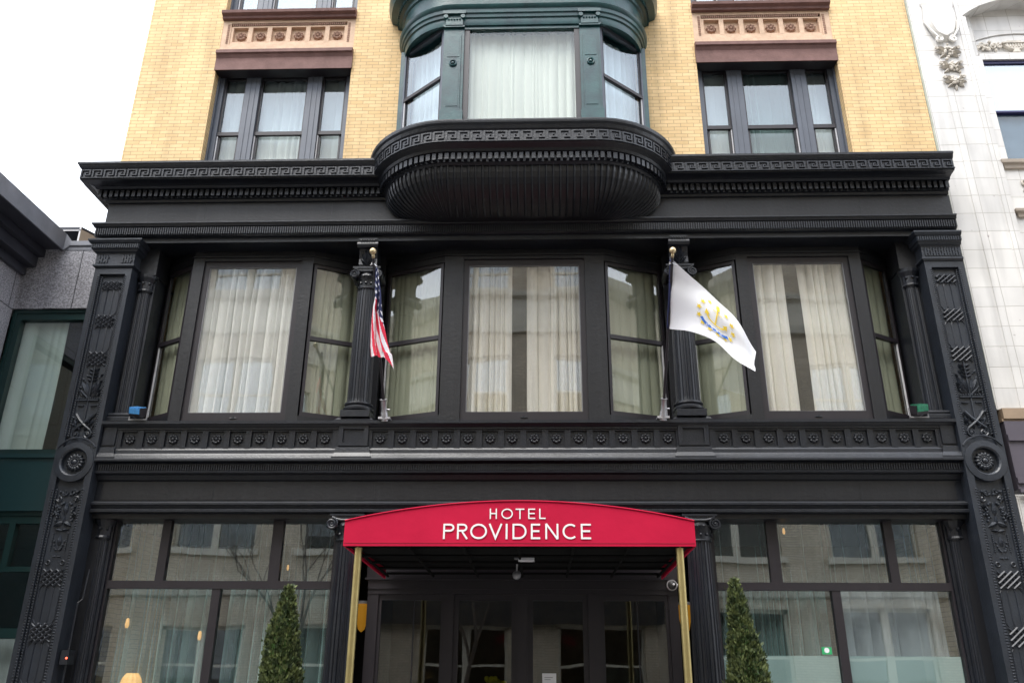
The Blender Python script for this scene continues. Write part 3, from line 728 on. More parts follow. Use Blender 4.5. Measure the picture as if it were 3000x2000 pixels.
# ---- large Ionic columns
def make_column(cx, cy, z0, z1, r, upper):
    B = MB(); B.lathe(cx, cy, [(r*1.04, z0+.24), (r, z0+.30), (r*.97, (z0+z1)/2), (r*.84, z1-.36)], 20, 0, 20, .10)
    c = sub(B, 'column', 'black_paint', HB)
    K = MB().lathe(cx, cy, [(r*1.05, z0+.10), (r*1.3, z0+.12), (r*1.32, z0+.15), (r*1.12, z0+.175), (r*1.08, z0+.19), (r*1.2, z0+.21), (r*1.18, z0+.235), (r*1.02, z0+.245)], 28)
    K.box(cx-r*1.22, cx+r*1.22, cy-r*1.22, cy+r*1.22, z0, z0+.10); sub(K, 'base', 'black_paint', c, True)
    V = MB().lathe(cx, cy, [(r*.84, z1-.36), (r*.93, z1-.345), (r*.86, z1-.33), (r*.86, z1-.22), (r*1.06, z1-.15), (r*1.0, z1-.10)], 24)
    for k in range(12): V.sphere((cx+r*.93*cos(k*pi/6), cy+r*.93*sin(k*pi/6), z1-.27), .02, 6, 4)
    for k in range(14): V.sphere((cx+r*1.02*cos(k*pi/7), cy+r*1.02*sin(k*pi/7), z1-.16), .022, 6, 4)
    V.box(cx-r*1.22, cx+r*1.22, cy-r*1.05, cy+r*1.05, z1-.03, z1); V.box(cx-r*1.12, cx+r*1.12, cy-r*.98, cy+r*.98, z1-.10, z1-.03)
    vr = r*.42
    for s in (-1, 1):
        for yy in (cy-r*1.0, ):
            relief_scroll(V, cx+s*r*1.05, z1-.05-vr, vr, 1.9, pi/2, s, yy-.01, .016)
        V.tube([(cx+s*r*1.05, cy-r*1.0, z1-.05-vr), (cx+s*r*1.05, cy+r*1.0, z1-.05-vr)], vr*.9, 14)
        V.sphere((cx+s*r*1.05, cy-r*1.03, z1-.05-vr), vr*.25, 8, 5)
    V.tube([(cx-r*1.05, cy-r*1.03, z1-.055), (cx-r*.4, cy-r*1.05, z1-.085), (cx+r*.4, cy-r*1.05, z1-.085), (cx+r*1.05, cy-r*1.03, z1-.055)], .015, 5)
    sub(V, 'capital', 'black_paint', c, True)
    if upper:                                # scrolled console between capital and architrave
        Q = MB(); h = 7.885-z1; w2 = .142
        prof = [(cy+.1, z1), (cy-.10, z1), (cy-.13, z1+.06), (cy-.12, z1+.16), (cy-.16, z1+.30), (cy-.24, z1+.40), (cy-.25, z1+.46), (cy-.25, 7.885), (cy+.1, 7.885)]
        n = len(prof)
        Q.add([(cx-w2, a, b) for a, b in prof]+[(cx+w2, a, b) for a, b in prof], [tuple(range(n)), tuple(range(n, 2*n))[::-1]]+[(i, n+i, n+(i+1) % n, (i+1) % n) for i in range(n)])
        Q.tube([(cx-w2-.02, cy-.20, 7.885-.075), (cx+w2+.02, cy-.20, 7.885-.075)], .055, 12)
        for k in range(6): Q.sphere((cx-.1+.04*k, cy-.262, 7.86), .014, 6, 4)
        for s in (-1, 1):
            leaf(Q, cx, z1+.05, cx+s*.10, z1+.26, .03, cy-.13, .05); leaf(Q, cx, z1+.05, cx+s*.05, z1+.33, .028, cy-.15, .05)
            leaf(Q, cx, z1+.03, cx+s*.12, z1+.15, .025, cy-.13, .04)
        leaf(Q, cx, z1+.04, cx, z1+.36, .03, cy-.15, .06)
        sub(Q, 'scroll_console', 'black_paint', c)
for sx in (-1, 1):
    make_column(sx*2.42, .20, 5.02, 7.45, .175, True)
    make_column(sx*2.42, .22, .35, 3.63, .195, False)
    sub(MB().box(sx*2.42-.3, sx*2.42+.3, -.05, .6, 0, .35), 'column_plinth', 'black_paint', HB)

# ---- bay windows of the second storey
GY = .3
def leaf_frame(fr, u0, u1, z0, z1, st, rail, front, back, mats, parent, glassmat='window_glass', mid=None, name='sash', gd=.055):
    """a sash of stiles and rails with its glass"""
    F = MB(); F.lbox(fr, u0, u0+st, back, front, z0, z1); F.lbox(fr, u1-st, u1, back, front, z0, z1)
    F.lbox(fr, u0+st, u1-st, back, front, z0, z0+rail); F.lbox(fr, u0+st, u1-st, back, front, z1-rail*.8, z1)
    if mid is not None: F.lbox(fr, u0+st, u1-st, back, front+.006, mid-.032, mid+.032)
    s = sub(F, name, mats, parent)
    spans = [(z0+rail, z1-rail*.8)] if mid is None else [(z0+rail, mid-.032), (mid+.032, z1-rail*.8)]
    return s, spans
def bay(cx, hw, gw, sides, mirror=1):
    """front board half width hw, glass half width gw, sides: the far plan end of each cant (left, right)"""
    B = MB(); p0, p1 = (cx-hw, GY), (cx+hw, GY); L, R = sides
    poly = [L, p0, p1, R, (R[0], 1.0), (L[0], 1.0)]
    sh = lambda k: [(L[0], L[1]-k), (p0[0]-k*.4, p0[1]-k), (p1[0]+k*.4, p1[1]-k), (R[0], R[1]-k), (R[0], 1.0), (L[0], 1.0)]
    B.prism(sh(0), 4.90, 5.05); B.prism([(L[0], L[1]+.02), (p0[0], p0[1]+.02), (p1[0], p1[1]+.02), (R[0], R[1]+.02), (R[0], 1.0), (L[0], 1.0)], 7.79, 7.899)
    B.prism(sh(.02), 7.765, 7.79)
    # corner boards and head
    bw = hw-gw-.09
    B.box(cx-hw, cx-hw+bw, GY, GY+.12, 5.05, 7.765); B.box(cx+hw-bw, cx+hw, GY, GY+.12, 5.05, 7.765)
    B.box(cx-hw+bw, cx+hw-bw, GY+.004, GY+.12, 7.71, 7.765)
    wn = sub(B, 'bay_window', 'black_panel', HB)
    # front sash
    fr = ((cx, GY), (1, 0), (0, -1))
    f, sp = leaf_frame(fr, -gw-.09, gw+.09, 5.06, 7.71, .085, .125, -.035, -.10, 'dark_frame', wn)
    S = MB(); g0, g1 = 5.185, 7.61
    S.box(cx-gw-.004, cx-gw+.008, GY+.045, GY+.07, g0, g1); S.box(cx+gw-.008, cx+gw+.004, GY+.045, GY+.07, g0, g1)
    S.box(cx-gw, cx+gw, GY+.045, GY+.07, g1-.008, g1+.004); S.box(cx-gw, cx+gw, GY+.045, GY+.07, g0-.004, g0+.006); sub(S, 'glazing_bead', 'steel_grey', wn)
    S = MB().box(cx-.02, cx+.02, GY+.02, GY+.036, 5.09, 5.12); S.tube([(cx-.05, GY+.028, 5.10), (cx+.05, GY+.028, 5.10)], .008, 6); sub(S, 'sash_lift', 'black_paint', wn)
    sub(MB().box(cx-gw, cx+gw, GY+.062, GY+.066, g0, g1), 'pane', 'window_glass', wn)
    # canted sashes
    for (a, b) in ((L, p0), (p1, R)):
        fr, ln = frame_between(a, b)
        e0 = .03
        sub(MB().lbox(fr, 0, ln, -.12, -.0, 7.66, 7.765), 'head_rail', 'black_panel', wn); sub(MB().lbox(fr, 0, ln, -.12, -.0, 5.05, 5.13), 'sill_rail', 'black_panel', wn)
        f, sp = leaf_frame(fr, e0, ln-e0, 5.13, 7.66, .045, .07, -.02, -.075, 'dark_frame', wn, mid=6.39)
        for (za, zb) in sp: sub(MB().lbox(fr, e0+.045, ln-e0-.045, -.052, -.048, za, zb), 'pane', 'window_glass', wn)
        S = MB(); near = (ln-e0-.045) if b == p0 else (e0+.045); far = (e0+.045) if b == p0 else (ln-e0-.045)
        S.lbox(fr, min(far, far+(.014 if b == p0 else -.014)), max(far, far+(.014 if b == p0 else -.014)), -.045, -.02, 5.2, 6.35)
        sub(S, 'sash_channel', 'white_sash', wn)
    return wn
Lb = bay(-4.32, .97, .70, ((-5.86, .66), (-2.60, .66)))
Cb = bay(.02, 1.26, .865, ((-2.24, .68), (2.26, .68)))
Rb = bay(4.32, .97, .70, ((2.60, .66), (5.86, .66)))
for sx in (-1, 1):
    x0, x1 = sorted((sx*2.24, sx*2.60)); sub(MB().box(x0, x1, .60, .8, 4.9, 7.9), 'pier', 'black_panel', HB)
    x0, x1 = sorted((sx*5.86, sx*6.12)); sub(MB().box(x0, x1, .56, .8, 4.9, 7.9), 'pier', 'black_panel', HB)

# ---- parapet with rosettes
PA = MB(); PX = 6.11
PA.box(-PX, PX, .12, .50, 4.56, 4.93)
PA.sweep([(-PX, .12), (PX, .12)], [(0, 4.845), (.05, 4.85), (.05, 4.875), (.07, 4.89), (.10, 4.915), (.12, 4.92), (.12, 4.965), (-.4, 4.985)])
PA.sweep([(-PX, .12), (PX, .12)], [(0, 4.575), (.03, 4.575), (.04, 4.55), (.045, 4.50), (.07, 4.49), (.085, 4.465), (.10, 4.42), (.12, 4.40), (.12, 4.375), (.11, 4.37), (0, 4.36)][::-1])
pa = sub(PA, 'parapet', 'black_paint', HB)
D = MB(); pts = []
def bays(xc, n):
    for k in range(n+1):
        x = xc-(n/2.)*.317+k*.317; D.box(x-.042, x+.042, .085, .12, 4.575, 4.85)
        if k < n: pts.append((x+.1585, .12, 4.715))
    D.box(xc-n/2.*.317, xc+n/2.*.317, .09, .12, 4.825, 4.85); D.box(xc-n/2.*.317, xc+n/2.*.317, .09, .12, 4.575, 4.60)
bays(.013, 14); bays(-4.278, 10); bays(4.29, 10)
sub(D, 'panel_divider', 'black_paint', pa)
place_rosettes(rosette_mb(.078, .05, 8), 'black_paint', pa, pts)
for sx in (-1, 1):
    cx = sx*2.43; Q = MB(); Q.box(cx-.225, cx+.225, .075, .12, 4.57, 4.93)
    for (a, b, c, d) in ((-.215, -.15, 4.60, 4.90), (.15, .215, 4.60, 4.90), (-.15, .15, 4.60, 4.65), (-.15, .15, 4.85, 4.90)): Q.box(cx+a, cx+b, .045, .075, c, d)
    Q.sweep([(cx-.235, .12), (cx-.235, .045), (cx+.235, .045), (cx+.235, .12)], [(-.02, 4.90), (.02, 4.905), (.04, 4.93), (.045, 4.975), (.0, 5.02), (-.1, 5.02)])
    Q.sweep([(cx-.235, .12), (cx-.235, .06), (cx+.235, .06), (cx+.235, .12)], [(-.02, 4.38), (.055, 4.38), (.05, 4.44), (.02, 4.50), (.01, 4.58), (-.03, 4.60)])
    sub(Q, 'pedestal', 'black_paint', pa)
for sx in (-1, 1):
    cx = sx*5.99; Q = MB(); Q.box(cx-.115, cx+.115, .08, .14, 4.56, 4.93); Q.box(cx-.09, cx+.09, .06, .08, 4.62, 4.88)
    Q.sweep([(cx-.1, .14), (cx-.1, .06), (cx+.1, .06), (cx+.1, .14)], [(-.02, 4.38), (.055, 4.38), (.05, 4.44), (.02, 4.50), (.01, 4.58), (-.03, 4.60)]); sub(Q, 'pedestal', 'black_paint', pa)
# ---- belt under the parapet
BE = MB().sweep([(-PX, .20), (PX, .20)], [(-.3, 3.66), (.0, 3.66), (.08, 3.675), (.08, 3.71), (.04, 3.725), (.055, 3.76), (.085, 3.775), (.085, 3.80), (.02, 3.83), (.0, 3.84), (.0, 4.12), (.03, 4.14), (.05, 4.20), (.13, 4.215), (.135, 4.24),
                                            (.12, 4.25), (.12, 4.345), (.15, 4.36), (-.3, 4.365)])
be = sub(BE, 'belt_course', 'black_paint', HB)
sub(studs([(-PX, .08), (PX, .08)], 4.255, 4.34, -.004, .02, .034, .5), 'reeded_band', 'black_paint', be)
sub(MB().box(-PX+.1, PX-.1, .188, .2, 3.85, 4.105), 'lower_frieze', 'black_panel', HB)
sub(MB().box(-PX, PX, .22, .62, 3.60, 3.72), 'lower_soffit', 'black_panel', HB)

# ---- ground floor shop windows
def storefront(sx):
    W = MB(); Y0, Y1 = .42, .52
    A, B_ = 2.62, 5.86
    def bx(a, b, z0, z1, y0=Y0):
        x0, x1 = sorted((sx*a, sx*b)); W.box(x0, x1, y0, Y1, z0, z1)
    bx(A, A+.05, .1, 3.62); bx(B_-.05, B_+.14, .1, 3.62)
    bx(A, B_, 3.62, 3.70); bx(A+.05, B_-.05, 2.665, 2.77, Y0-.01); bx(A, B_, .1, .5)
    ms = (5.035, 5.155) if True else 0; mb_ = (3.41, 3.56); lo = (4.205, 4.32)
    bx(ms[0], ms[1], 2.77, 3.62); bx(mb_[0], mb_[1], 2.77, 3.62); bx(lo[0], lo[1], .5, 2.665)
    s = sub(W, 'shop_window', 'dark_frame', HB)
    for (a, b, z0, z1) in ((A+.05, mb_[0], 2.77, 3.62), (mb_[1], ms[0], 2.77, 3.62), (ms[1], B_-.05, 2.77, 3.62), (A+.05, lo[0], .5, 2.665), (lo[1], B_-.05, .5, 2.665)):
        x0, x1 = sorted((sx*a, sx*b)); sub(MB().box(x0, x1, .468, .474, z0, z1), 'pane', 'storefront_glass', s)
    if sx > 0:
        for (a, b) in ((A+.06, lo[0]-.01), (lo[1]+.01, B_-.06)): sub(MB().box(a, b, .480, .482, .5, 1.835), 'frosted_film', 'frost_film', s)
    # reveal on the outer side
    Q = MB(); x0, x1 = sorted((sx*5.98, sx*6.12)); Q.box(x0, x1, .3, .62, 0, 3.66)
    sub(Q, 'pier', 'black_panel', HB)
    return s
storefront(-1); RW = storefront(1)
St = MB().box(3.985, 4.115, .462, .467, 1.855, 1.945); St.tube([(4.05, .4615, 1.905), (4.05, .4605, 1.905)], .034, 16, 1)
tag(St.build('window_sticker', ['sticker_green', 'paper']), 'small green square sticker with a pale disc on the right shop window glass', 'sticker')

# ---- entrance: projecting glazed vestibule
V = MB(); VY = .38
for (a, b) in ((-2.13, -1.98), (1.98, 2.11), (-1.07, -.94), (-.08, .07), (.885, 1.06)): V.box(a, b, VY, VY+.12, 0, 2.60)
V.box(-2.13, 2.11, VY-.01, VY+.12, 2.60, 2.665); V.box(-2.13, 2.11, VY-.03, VY+.12, 2.665, 2.785); V.box(-2.17, 2.15, VY-.07, VY+.14, 2.785, 2.81)
V.box(-2.16, 2.14, VY, VY+.12, 2.81, 3.66); V.box(-2.13, -2.05, VY+.12, 2.0, 0, 2.7); V.box(2.03, 2.11, VY+.12, 2.0, 0, 2.7)
V.box(-2.13, 2.11, VY+.12, 2.0, 2.66, 2.72)
vs = sub(V, 'entrance_front', 'dark_frame', HB)
for k, (a, b) in enumerate(((-1.98, -1.07), (-.94, -.08), (.07, .885), (1.06, 1.98))):
    F = MB(); y0, y1 = VY+.03, VY+.08; st = .045 if k in (0, 3) else .07
    F.box(a, a+st, y0, y1, .2, 2.52); F.box(b-st, b, y0, y1, .2, 2.52); F.box(a, b, y0, y1, 2.52, 2.599); F.box(a, b, y0, y1, .02, .2)
    if k in (1, 2): F.tube([((b-.09 if k == 1 else a+.09), VY-.03, .9), ((b-.09 if k == 1 else a+.09), VY-.03, 1.35)], .012, 8)
    if k in (0, 3): F.box((a+b)/2+.03, (a+b)/2+.045, y0+.01, y1, .2, 2.52)
    d = sub(F, 'door' if k in (1, 2) else 'side_light', 'dark_frame', vs)
    sub(MB().box(a+st, b-st, VY+.052, VY+.058, .2, 2.52), 'pane', 'door_glass', vs)
# recess walls behind the columns
for sx in (-1, 1):
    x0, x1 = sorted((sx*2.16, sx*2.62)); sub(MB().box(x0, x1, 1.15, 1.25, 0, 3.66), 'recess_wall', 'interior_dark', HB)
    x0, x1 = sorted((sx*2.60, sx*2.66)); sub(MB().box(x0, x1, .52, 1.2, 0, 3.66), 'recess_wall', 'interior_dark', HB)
sub(MB().box(-BW+.4, BW-.4, 4.0, 4.1, 0, 4.05), 'lobby_wall', 'lobby_wood', HB)
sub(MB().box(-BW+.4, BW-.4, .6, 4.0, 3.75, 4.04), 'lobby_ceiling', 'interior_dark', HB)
nt_ = MB().box(.26, .445, VY+.045, VY+.049, 1.38, 1.60); nt_.box(.29, .40, VY+.0435, VY+.0445, 1.545, 1.553, 1); nt_.box(.29, .37, VY+.0435, VY+.0445, 1.52, 1.527, 1)
tag(nt_.build('paper_notice', ['paper', 'steel_grey']), 'white paper notice taped inside the glass of the entrance door', 'notice')

# ---- the oriel of the third storey
def dpath(R, hx=1.1, yc=.15, n=14):
    L = [(-hx-R*cos(a), yc-R*sin(a)) for a in [pi/2*i/n for i in range(n+1)]]
    Rr = [(hx+R*sin(a), yc-R*cos(a)) for a in [pi/2*i/n for i in range(n+1)]]
    mid = [(-hx+2*hx*i/8, yc-R) for i in range(1, 8)]
    return L+mid+Rr
rim = dpath(1.40)
OR = thing  # (the oriel is a part of the building)
OB = MB().sweep(rim, [(-.47, 8.62), (-.35, 8.62), (-.30, 8.625), (-.27, 8.65), (-.25, 8.655), (-.25, 8.775), (-.18, 8.79), (-.16, 8.83), (-.10, 8.86), (-.075, 8.875), (-.075, 9.08), (-.05, 9.10), (-.03, 9.15), (-.005, 9.18), (0, 9.21), (0, 9.235), (-.30, 9.30), (-.45, 9.34), (-.6, 9.36)], caps=False)
ob = sub(OB, 'oriel_base', 'black_paint', HB)
sub(meander([path for path in dpath(1.325)], 8.885, 9.07, 0, .187, th=.02), 'meander_band', 'black_paint', ob)
sub(studs(dpath(1.15), 8.665, 8.77, -.01, .065, .092, .62), 'dentil_band', 'black_paint', ob)
# fluted bowl
def bowlR(t): return .22+.86*sqrt(max(0., 1-(1-t)**2.2)), 8.14+.49*t   # t 0 bottom .. 1 top
ts = [0, .02, .06, .13, .22, .34, .48, .64, .8, .92, 1]
BB = MB(); rows = [dpath(bowlR(t)[0]) for t in ts]; M = len(rows[0]); vs = []; fs = []
for j, t in enumerate(ts): vs += [(x, y, bowlR(t)[1]) for x, y in rows[j]]
for j in range(len(ts)-1):
    for i in range(M-1): fs.append((j*M+i, j*M+i+1, (j+1)*M+i+1, (j+1)*M+i))
fs.append(tuple(range(M))[::-1]); BB.add(vs, fs)
bw_ = sub(BB, 'bowl', 'black_panel', ob)
FL = MB()
cums = [(dpath(bowlR(t)[0]), ) for t in ts]
def dpoint(R, q, hx=1.1, yc=.15):
    """q in 0..1 over the half: arcs and straight keep their share by angle"""
    if q < .32: a = pi/2*q/.32; return (-hx-R*cos(a), yc-R*sin(a))
    if q > .68: a = pi/2*(q-.68)/.32; return (hx+R*sin(a), yc-R*cos(a))
    return (-hx+2*hx*(q-.32)/.36, yc-R)
for k in range(58):
    q = (k+.5)/58
    pts_ = []; rr_ = []
    for t in ts[1:]:
        R, z = bowlR(t); arc = q < .32 or q > .68
        x, y = dpoint(R+.004, q); pts_.append((x, y, z)); rr_.append(.019 if not arc else max(.006, .026*R/1.08))
    FL.tube(pts_, rr_, 5)
sub(FL, 'fluting', 'black_paint', ob)
# sill, posts, glass and hood
OW = MB()
sideL = (-2.03, -.05); sideR = (2.03, -.05); fl = (-1.27, -.78); frr = (1.27, -.78)
OW.prism([(-2.03, .2), (-2.03, -.05), (-1.27, -.80), (1.27, -.80), (2.03, -.05), (2.03, .2)], 9.30, 9.40)
for sx in (-1, 1):
    x0, x1 = sorted((sx*2.01, sx*2.09)); OW.box(x0, x1, -.08, .2, 9.3, 11.52)
    for (dx, dy, wd) in ((0, .03, .02), (0, -.01, .012)):
        pass
OW.box(-1.29, 1.29, -.79, -.66, 11.42, 11.52); OW.box(-1.0, 1.0, -.775, -.68, 11.36, 11.42)
ow_ = sub(OW, 'oriel_window', 'teal_patina', HB)
for sx in (-1, 1):
    c = sx*1.10; Q = MB(); Q.box(c-.165, c+.165, -.80, -.62, 9.40, 11.62); Q.box(c-.12, c+.12, -.825, -.80, 9.75, 11.22)
    Q.box(c-.095, c+.095, -.832, -.825, 9.80, 10.50); Q.box(c-.095, c+.095, -.832, -.825, 10.76, 11.14)
    Q.tube([(c+.052*cos(a), -.838, 10.63+.052*sin(a)) for a in [2*pi*i/16 for i in range(17)]], .014, 6); Q.sphere((c, -.83, 10.63), .03, 8, 6)
    Q.box(c-.17, c+.17, -.84, -.62, 11.36, 11.39); Q.box(c-.14, c+.14, -.85, -.62, 11.39, 11.54); Q.box(c-.185, c+.185, -.885, -.62, 11.60, 11.66)
    for s2 in (-1, 1): Q.tube([(c+s2*.14, -.875, 11.555), (c+s2*.14, -.64, 11.555)], .038, 10)
    for k in range(5): Q.sphere((c-.09+.045*k, -.855, 11.50), .018, 6, 4)
    Q.box(c-.18, c+.18, -.85, -.62, 9.40, 9.70); Q.box(c-.17, c+.17, -.84, -.80, 9.70, 9.74)
    sub(Q, 'pilaster', 'teal_patina', ow_)
fr = ((0, -.78), (1, 0), (0, -1))
f, sp = leaf_frame(fr, -.935, .935, 9.40, 11.42, .085, .06, -.02, -.08, 'dark_frame', ow_)
sub(MB().box(-.85, .85, -.732, -.728, 9.44, 11.38), 'pane', 'upper_glass', ow_)
for (a, b) in (((-2.03, -.07), (-1.27, -.72)), ((1.27, -.72), (2.03, -.07))):
    fr, ln = frame_between(a, b); far0 = a[0] < 0
    f, sp = leaf_frame(fr, 0, ln, 9.40, 11.50, .05, .08, .0, -.07, 'slate_frame', ow_)
    R = MB(); R.lbox(fr, .05, ln-.05, -.05, .01, 10.44, 10.50)
    for u in (.07, ln-.07): R.lbox(fr, u-.02, u+.02, -.06, -.02, 9.45, 11.42)
    sub(R, 'meeting_rail', 'dark_frame', ow_)
    sub(MB().lbox(fr, .06, ln-.06, -.042, -.038, 9.45, 10.45), 'pane', 'side_glass', ow_)
    sub(MB().lbox(fr, .06, ln-.06, -.030, -.026, 10.49, 11.43), 'pane', 'side_glass', ow_)
    u = .065 if far0 else ln-.065
    sub(MB().lbox(fr, u-.01, u+.01, -.02, -.005, 9.45, 10.44), 'sash_channel', 'white_sash', ow_)
hood = dpath(.95)
HO = MB().sweep(hood, [(-.4, 11.52), (-.06, 11.52), (-.06, 11.43), (0, 11.42), (.015, 11.48), (.015, 11.545), (.04, 11.555), (.045, 11.61), (.07, 11.625), (.075, 11.69), (.10, 11.71), (.115, 11.76), (.09, 11.79), (.05, 11.80), (.05, 12.10),
                         (.08, 12.12), (.09, 12.18), (.14, 12.20), (.15, 12.27), (.20, 12.30), (.28, 12.33), (.30, 12.40), (.33, 12.47), (.33, 12.55), (-.4, 12.75)], caps=False)
HO.prism(dpath(.90), 11.50, 11.56)
ho = sub(HO, 'oriel_hood', 'teal_patina', HB, True)
sub(studs(dpath(1.09), 12.20, 12.27, -.01, .03, .05, .55), 'egg_moulding', 'teal_patina', ho)

# ------------------------------------------------------------------ curtains of the second storey and below
def drape(cx0, cx1, y, z0, z1, m, label, seed, **k): return curtain_sheet('curtain', cx0, cx1, y, z0, z1, m, label, seed=seed, **k)
G2 = 'curtains in the second storey bays'
drape(-5.10, -3.54, .50, 5.08, 7.72, 'white_sheer', 'cream sheer curtain filling the wide front pane of the left bay window', 3, wl=.13, amp=.105, group=G2)
drape(-.88, -.17, .50, 5.08, 7.72, 'cream_sheer', 'cream curtain on the left of the dark gap in the middle bay window', 4, wl=.12, amp=.105, group=G2)
drape(.06, .93, .50, 5.08, 7.72, 'cream_sheer', 'cream curtain on the right of the dark gap in the middle bay window', 5, wl=.12, amp=.105, group=G2)
drape(3.55, 4.13, .50, 5.08, 7.72, 'cream_sheer', 'cream curtain left of the dark gap in the right bay window behind the white flag', 6, wl=.13, amp=.105, group=G2)
drape(4.345, 5.08, .50, 5.08, 7.72, 'cream_sheer', 'cream curtain right of the dark gap in the right bay window', 8, wl=.12, amp=.105, group=G2)
k = 0
for (a, b, txt) in (((-5.86, .66), (-5.29, .3), 'narrow far-left side of the left bay window'), ((-3.35, .3), (-2.60, .66), 'right side of the left bay window by the striped flag'),
                    ((-2.24, .68), (-1.24, .3), 'left side of the middle bay window'), ((1.28, .3), (2.26, .68), 'right side of the middle bay window'),
                    ((2.60, .66), (3.35, .3), 'left side of the right bay window behind the white flag'), ((5.29, .3), (5.86, .66), 'narrow far-right side of the right bay window')):
    fr, ln = frame_between(a, b); k += 1
    curtain_sheet('curtain', .0, ln-.02, .17, 5.08, 7.70, 'olive_drape', f'olive drape in the {txt}', seed=20+k, wl=.12, amp=.022, fr=fr, group='olive drapes in the slanted bay sides')
drape(-.88, .88, -.55, 9.36, 11.44, 'white_sheer', 'gathered white sheer curtain in the big oriel window', 11, wl=.105, amp=.03)
for (a, b, txt) in (((-2.03, -.07), (-1.27, -.72), 'left'), ((1.27, -.72), (2.03, -.07), 'right')):
    fr, ln = frame_between(a, b)
    curtain_sheet('curtain', .0, ln, .22, 9.36, 11.44, 'white_sheer', f'white sheer curtain in the slanted {txt} side of the oriel', seed=33+len(txt), wl=.13, amp=.03, fr=fr, group='side curtains of the oriel')
G3 = 'tall curtains of the ground floor windows'
drape(-5.75, -4.30, .80, .3, 2.74, 'green_grey_drape', 'tall grey-green curtain in the outer half of the left shop window', 50, wl=.16, amp=.11, group=G3)
drape(-4.20, -2.72, .80, .3, 2.74, 'green_grey_drape', 'tall grey-green curtain behind the left conical evergreen', 51, wl=.15, amp=.11, group=G3)
drape(2.72, 4.22, .80, .3, 2.74, 'green_grey_drape', 'tall grey-green curtain behind the right conical evergreen', 52, wl=.15, amp=.11, group=G3)
drape(4.34, 5.8, .80, .3, 2.74, 'lilac_sheer', 'tall pale curtain in the outer half of the right shop window', 53, wl=.2, amp=.07, group=G3)
drape(-5.75, -2.72, .78, 2.70, 3.68, 'transom_sheer', 'short net curtain across the three upper lights of the left shop window', 54, wl=.10, amp=.02, group='net curtains in the upper lights')
drape(2.72, 5.8, .78, 2.70, 3.68, 'transom_sheer', 'short net curtain across the three upper lights of the right shop window', 55, wl=.10, amp=.02, group='net curtains in the upper lights')

# ------------------------------------------------------------------ flags
def flagpole(base, tip, label):
    P = thing('flagpole', label, 'flagpole', base, 'flagpoles leaning out from the parapet')
    b = Vector(base); d = Vector(tip)-b; L = d.length; dn = d.normalized()
    MB().tube([dn*.20, dn*(L-.06)], .021, 10).build('pole', 'dark_frame', P, True)
    MB().sphere(d, .048, 16, 12).tube([dn*(L-.10), dn*(L-.04)], .022, 8).build('ball_finial', 'brass_ball', P, 'all')
    S = MB(); S.tube([dn*-.02, dn*.10, dn*.12, dn*.27, dn*.29], [.062, .048, .040, .040, .052], 12); S.box(-.085, .085, -.06, .10, -.012, .02)
    S.tube([dn*.14+Vector((.03,0,0)), dn*.14+Vector((.085,0,0))], .012, 6); S.build('socket', 'aluminium', P, True)
    C = MB(); c = dn*(L-.17)
    C.tube([c+Vector((.034*cos(a), 0, .018*sin(a)+.0)) for a in [2*pi*i/10 for i in range(11)]], .008, 5)
    C.tube([c+Vector((.0, -.01, 0)), c+Vector((.05, -.02, -.06))], .008, 5); C.tube([c, c+Vector((-.045, -.01, -.03))], .008, 5)
    C.build('clip_ring', 'aluminium', P)
    return b, d, L, dn
bA, tA = (-1.985, .02, 4.985), (-2.07, -1.2, 7.06); flagpole(bA, tA, 'black flagpole with gold ball carrying the limp striped flag')
bB, tB = (2.01, .02, 4.985), (2.10, -1.2, 7.03); flagpole(bB, tB, 'black flagpole with gold ball carrying the white anchor flag')

# striped flag: hangs limp, gathered along its hoist
rows = [(6.90,-2.050,-2.030),(6.864,-2.060,-2.014),(6.761,-2.055,-2.000),(6.633,-2.049,-1.975),(6.506,-2.040,-1.951),(6.381,-2.037,-1.938),(6.256,-2.055,-1.926),(6.132,-2.060,-1.908),(6.010,-2.060,-1.885),
        (5.888,-2.057,-1.855),(5.767,-2.052,-1.828),(5.671,-2.048,-1.796),(5.60,-2.037,-1.775),(5.53,-2.028,-1.760)]
def row_at(z):
    for i in range(len(rows)-1):
        a, b = rows[i], rows[i+1]
        if b[0] <= z <= a[0]:
            t = (a[0]-z)/(a[0]-b[0]); return (a[1]+(b[1]-a[1])*t, a[2]+(b[2]-a[2])*t)
    return rows[-1][1:] if z < rows[-1][0] else rows[0][1:]
us = MB(); NU, NV = 150, 64; vs = []; mi = []
for j in range(NU+1):
    t = j/NU
    for i in range(NV+1):
        u = i/NV
        # lower hem drops towards the right into a point
        zb = 5.56 - .04*u - .17*max(0, (u-.62)/.38)**1.3
        z = 6.90+(zb-6.90)*t; l, r = row_at(max(z, 5.53))
        if z < 5.53: l = l+.10*(5.53-z)/.17; r = r+.035*(5.53-z)/.17
        if z < 5.60 and u > .6: r = r+.02
        x = l+(r-l)*u
        fold = sin(u*pi*4.2+1.2*t+.5)*.045*(.35+.65*t)+.02*sin(u*9+t*6)
        vs.append((x + .010*sin(u*pi*6+3*t)*t, -1.10+.05*(1-t)+fold+.05*t, z + .012*sin(u*14+t*9)*t))
fs = []; mis = []
for j in range(NU):
    for i in range(NV):
        k = j*(NV+1)+i; fs.append((k, k+1, k+NV+2, k+NV+1))
        t = (j+.5)/NU; u = (i+.5)/NV
        can = t < .34+.13*u+(.10 if u > .45 else 0)
        if can:
            st = (int(u*5+t*3) + int(t*30)) ; cell = ((u*2.6+t*2) % 1, (t*13+int(u*2.6+t*2)*.5) % 1)
            mis.append(1 if (abs(cell[0]-.5)/.27 + abs(cell[1]-.5)/.30 < 1) else 2)
        else:
            q = (u*1.0 - t*.80 + 2.0)*(5.2) if u > .32 else (u*.9 - t*.18 + 2.0)*10
            mis.append(0 if int(q) % 2 == 0 else 1)
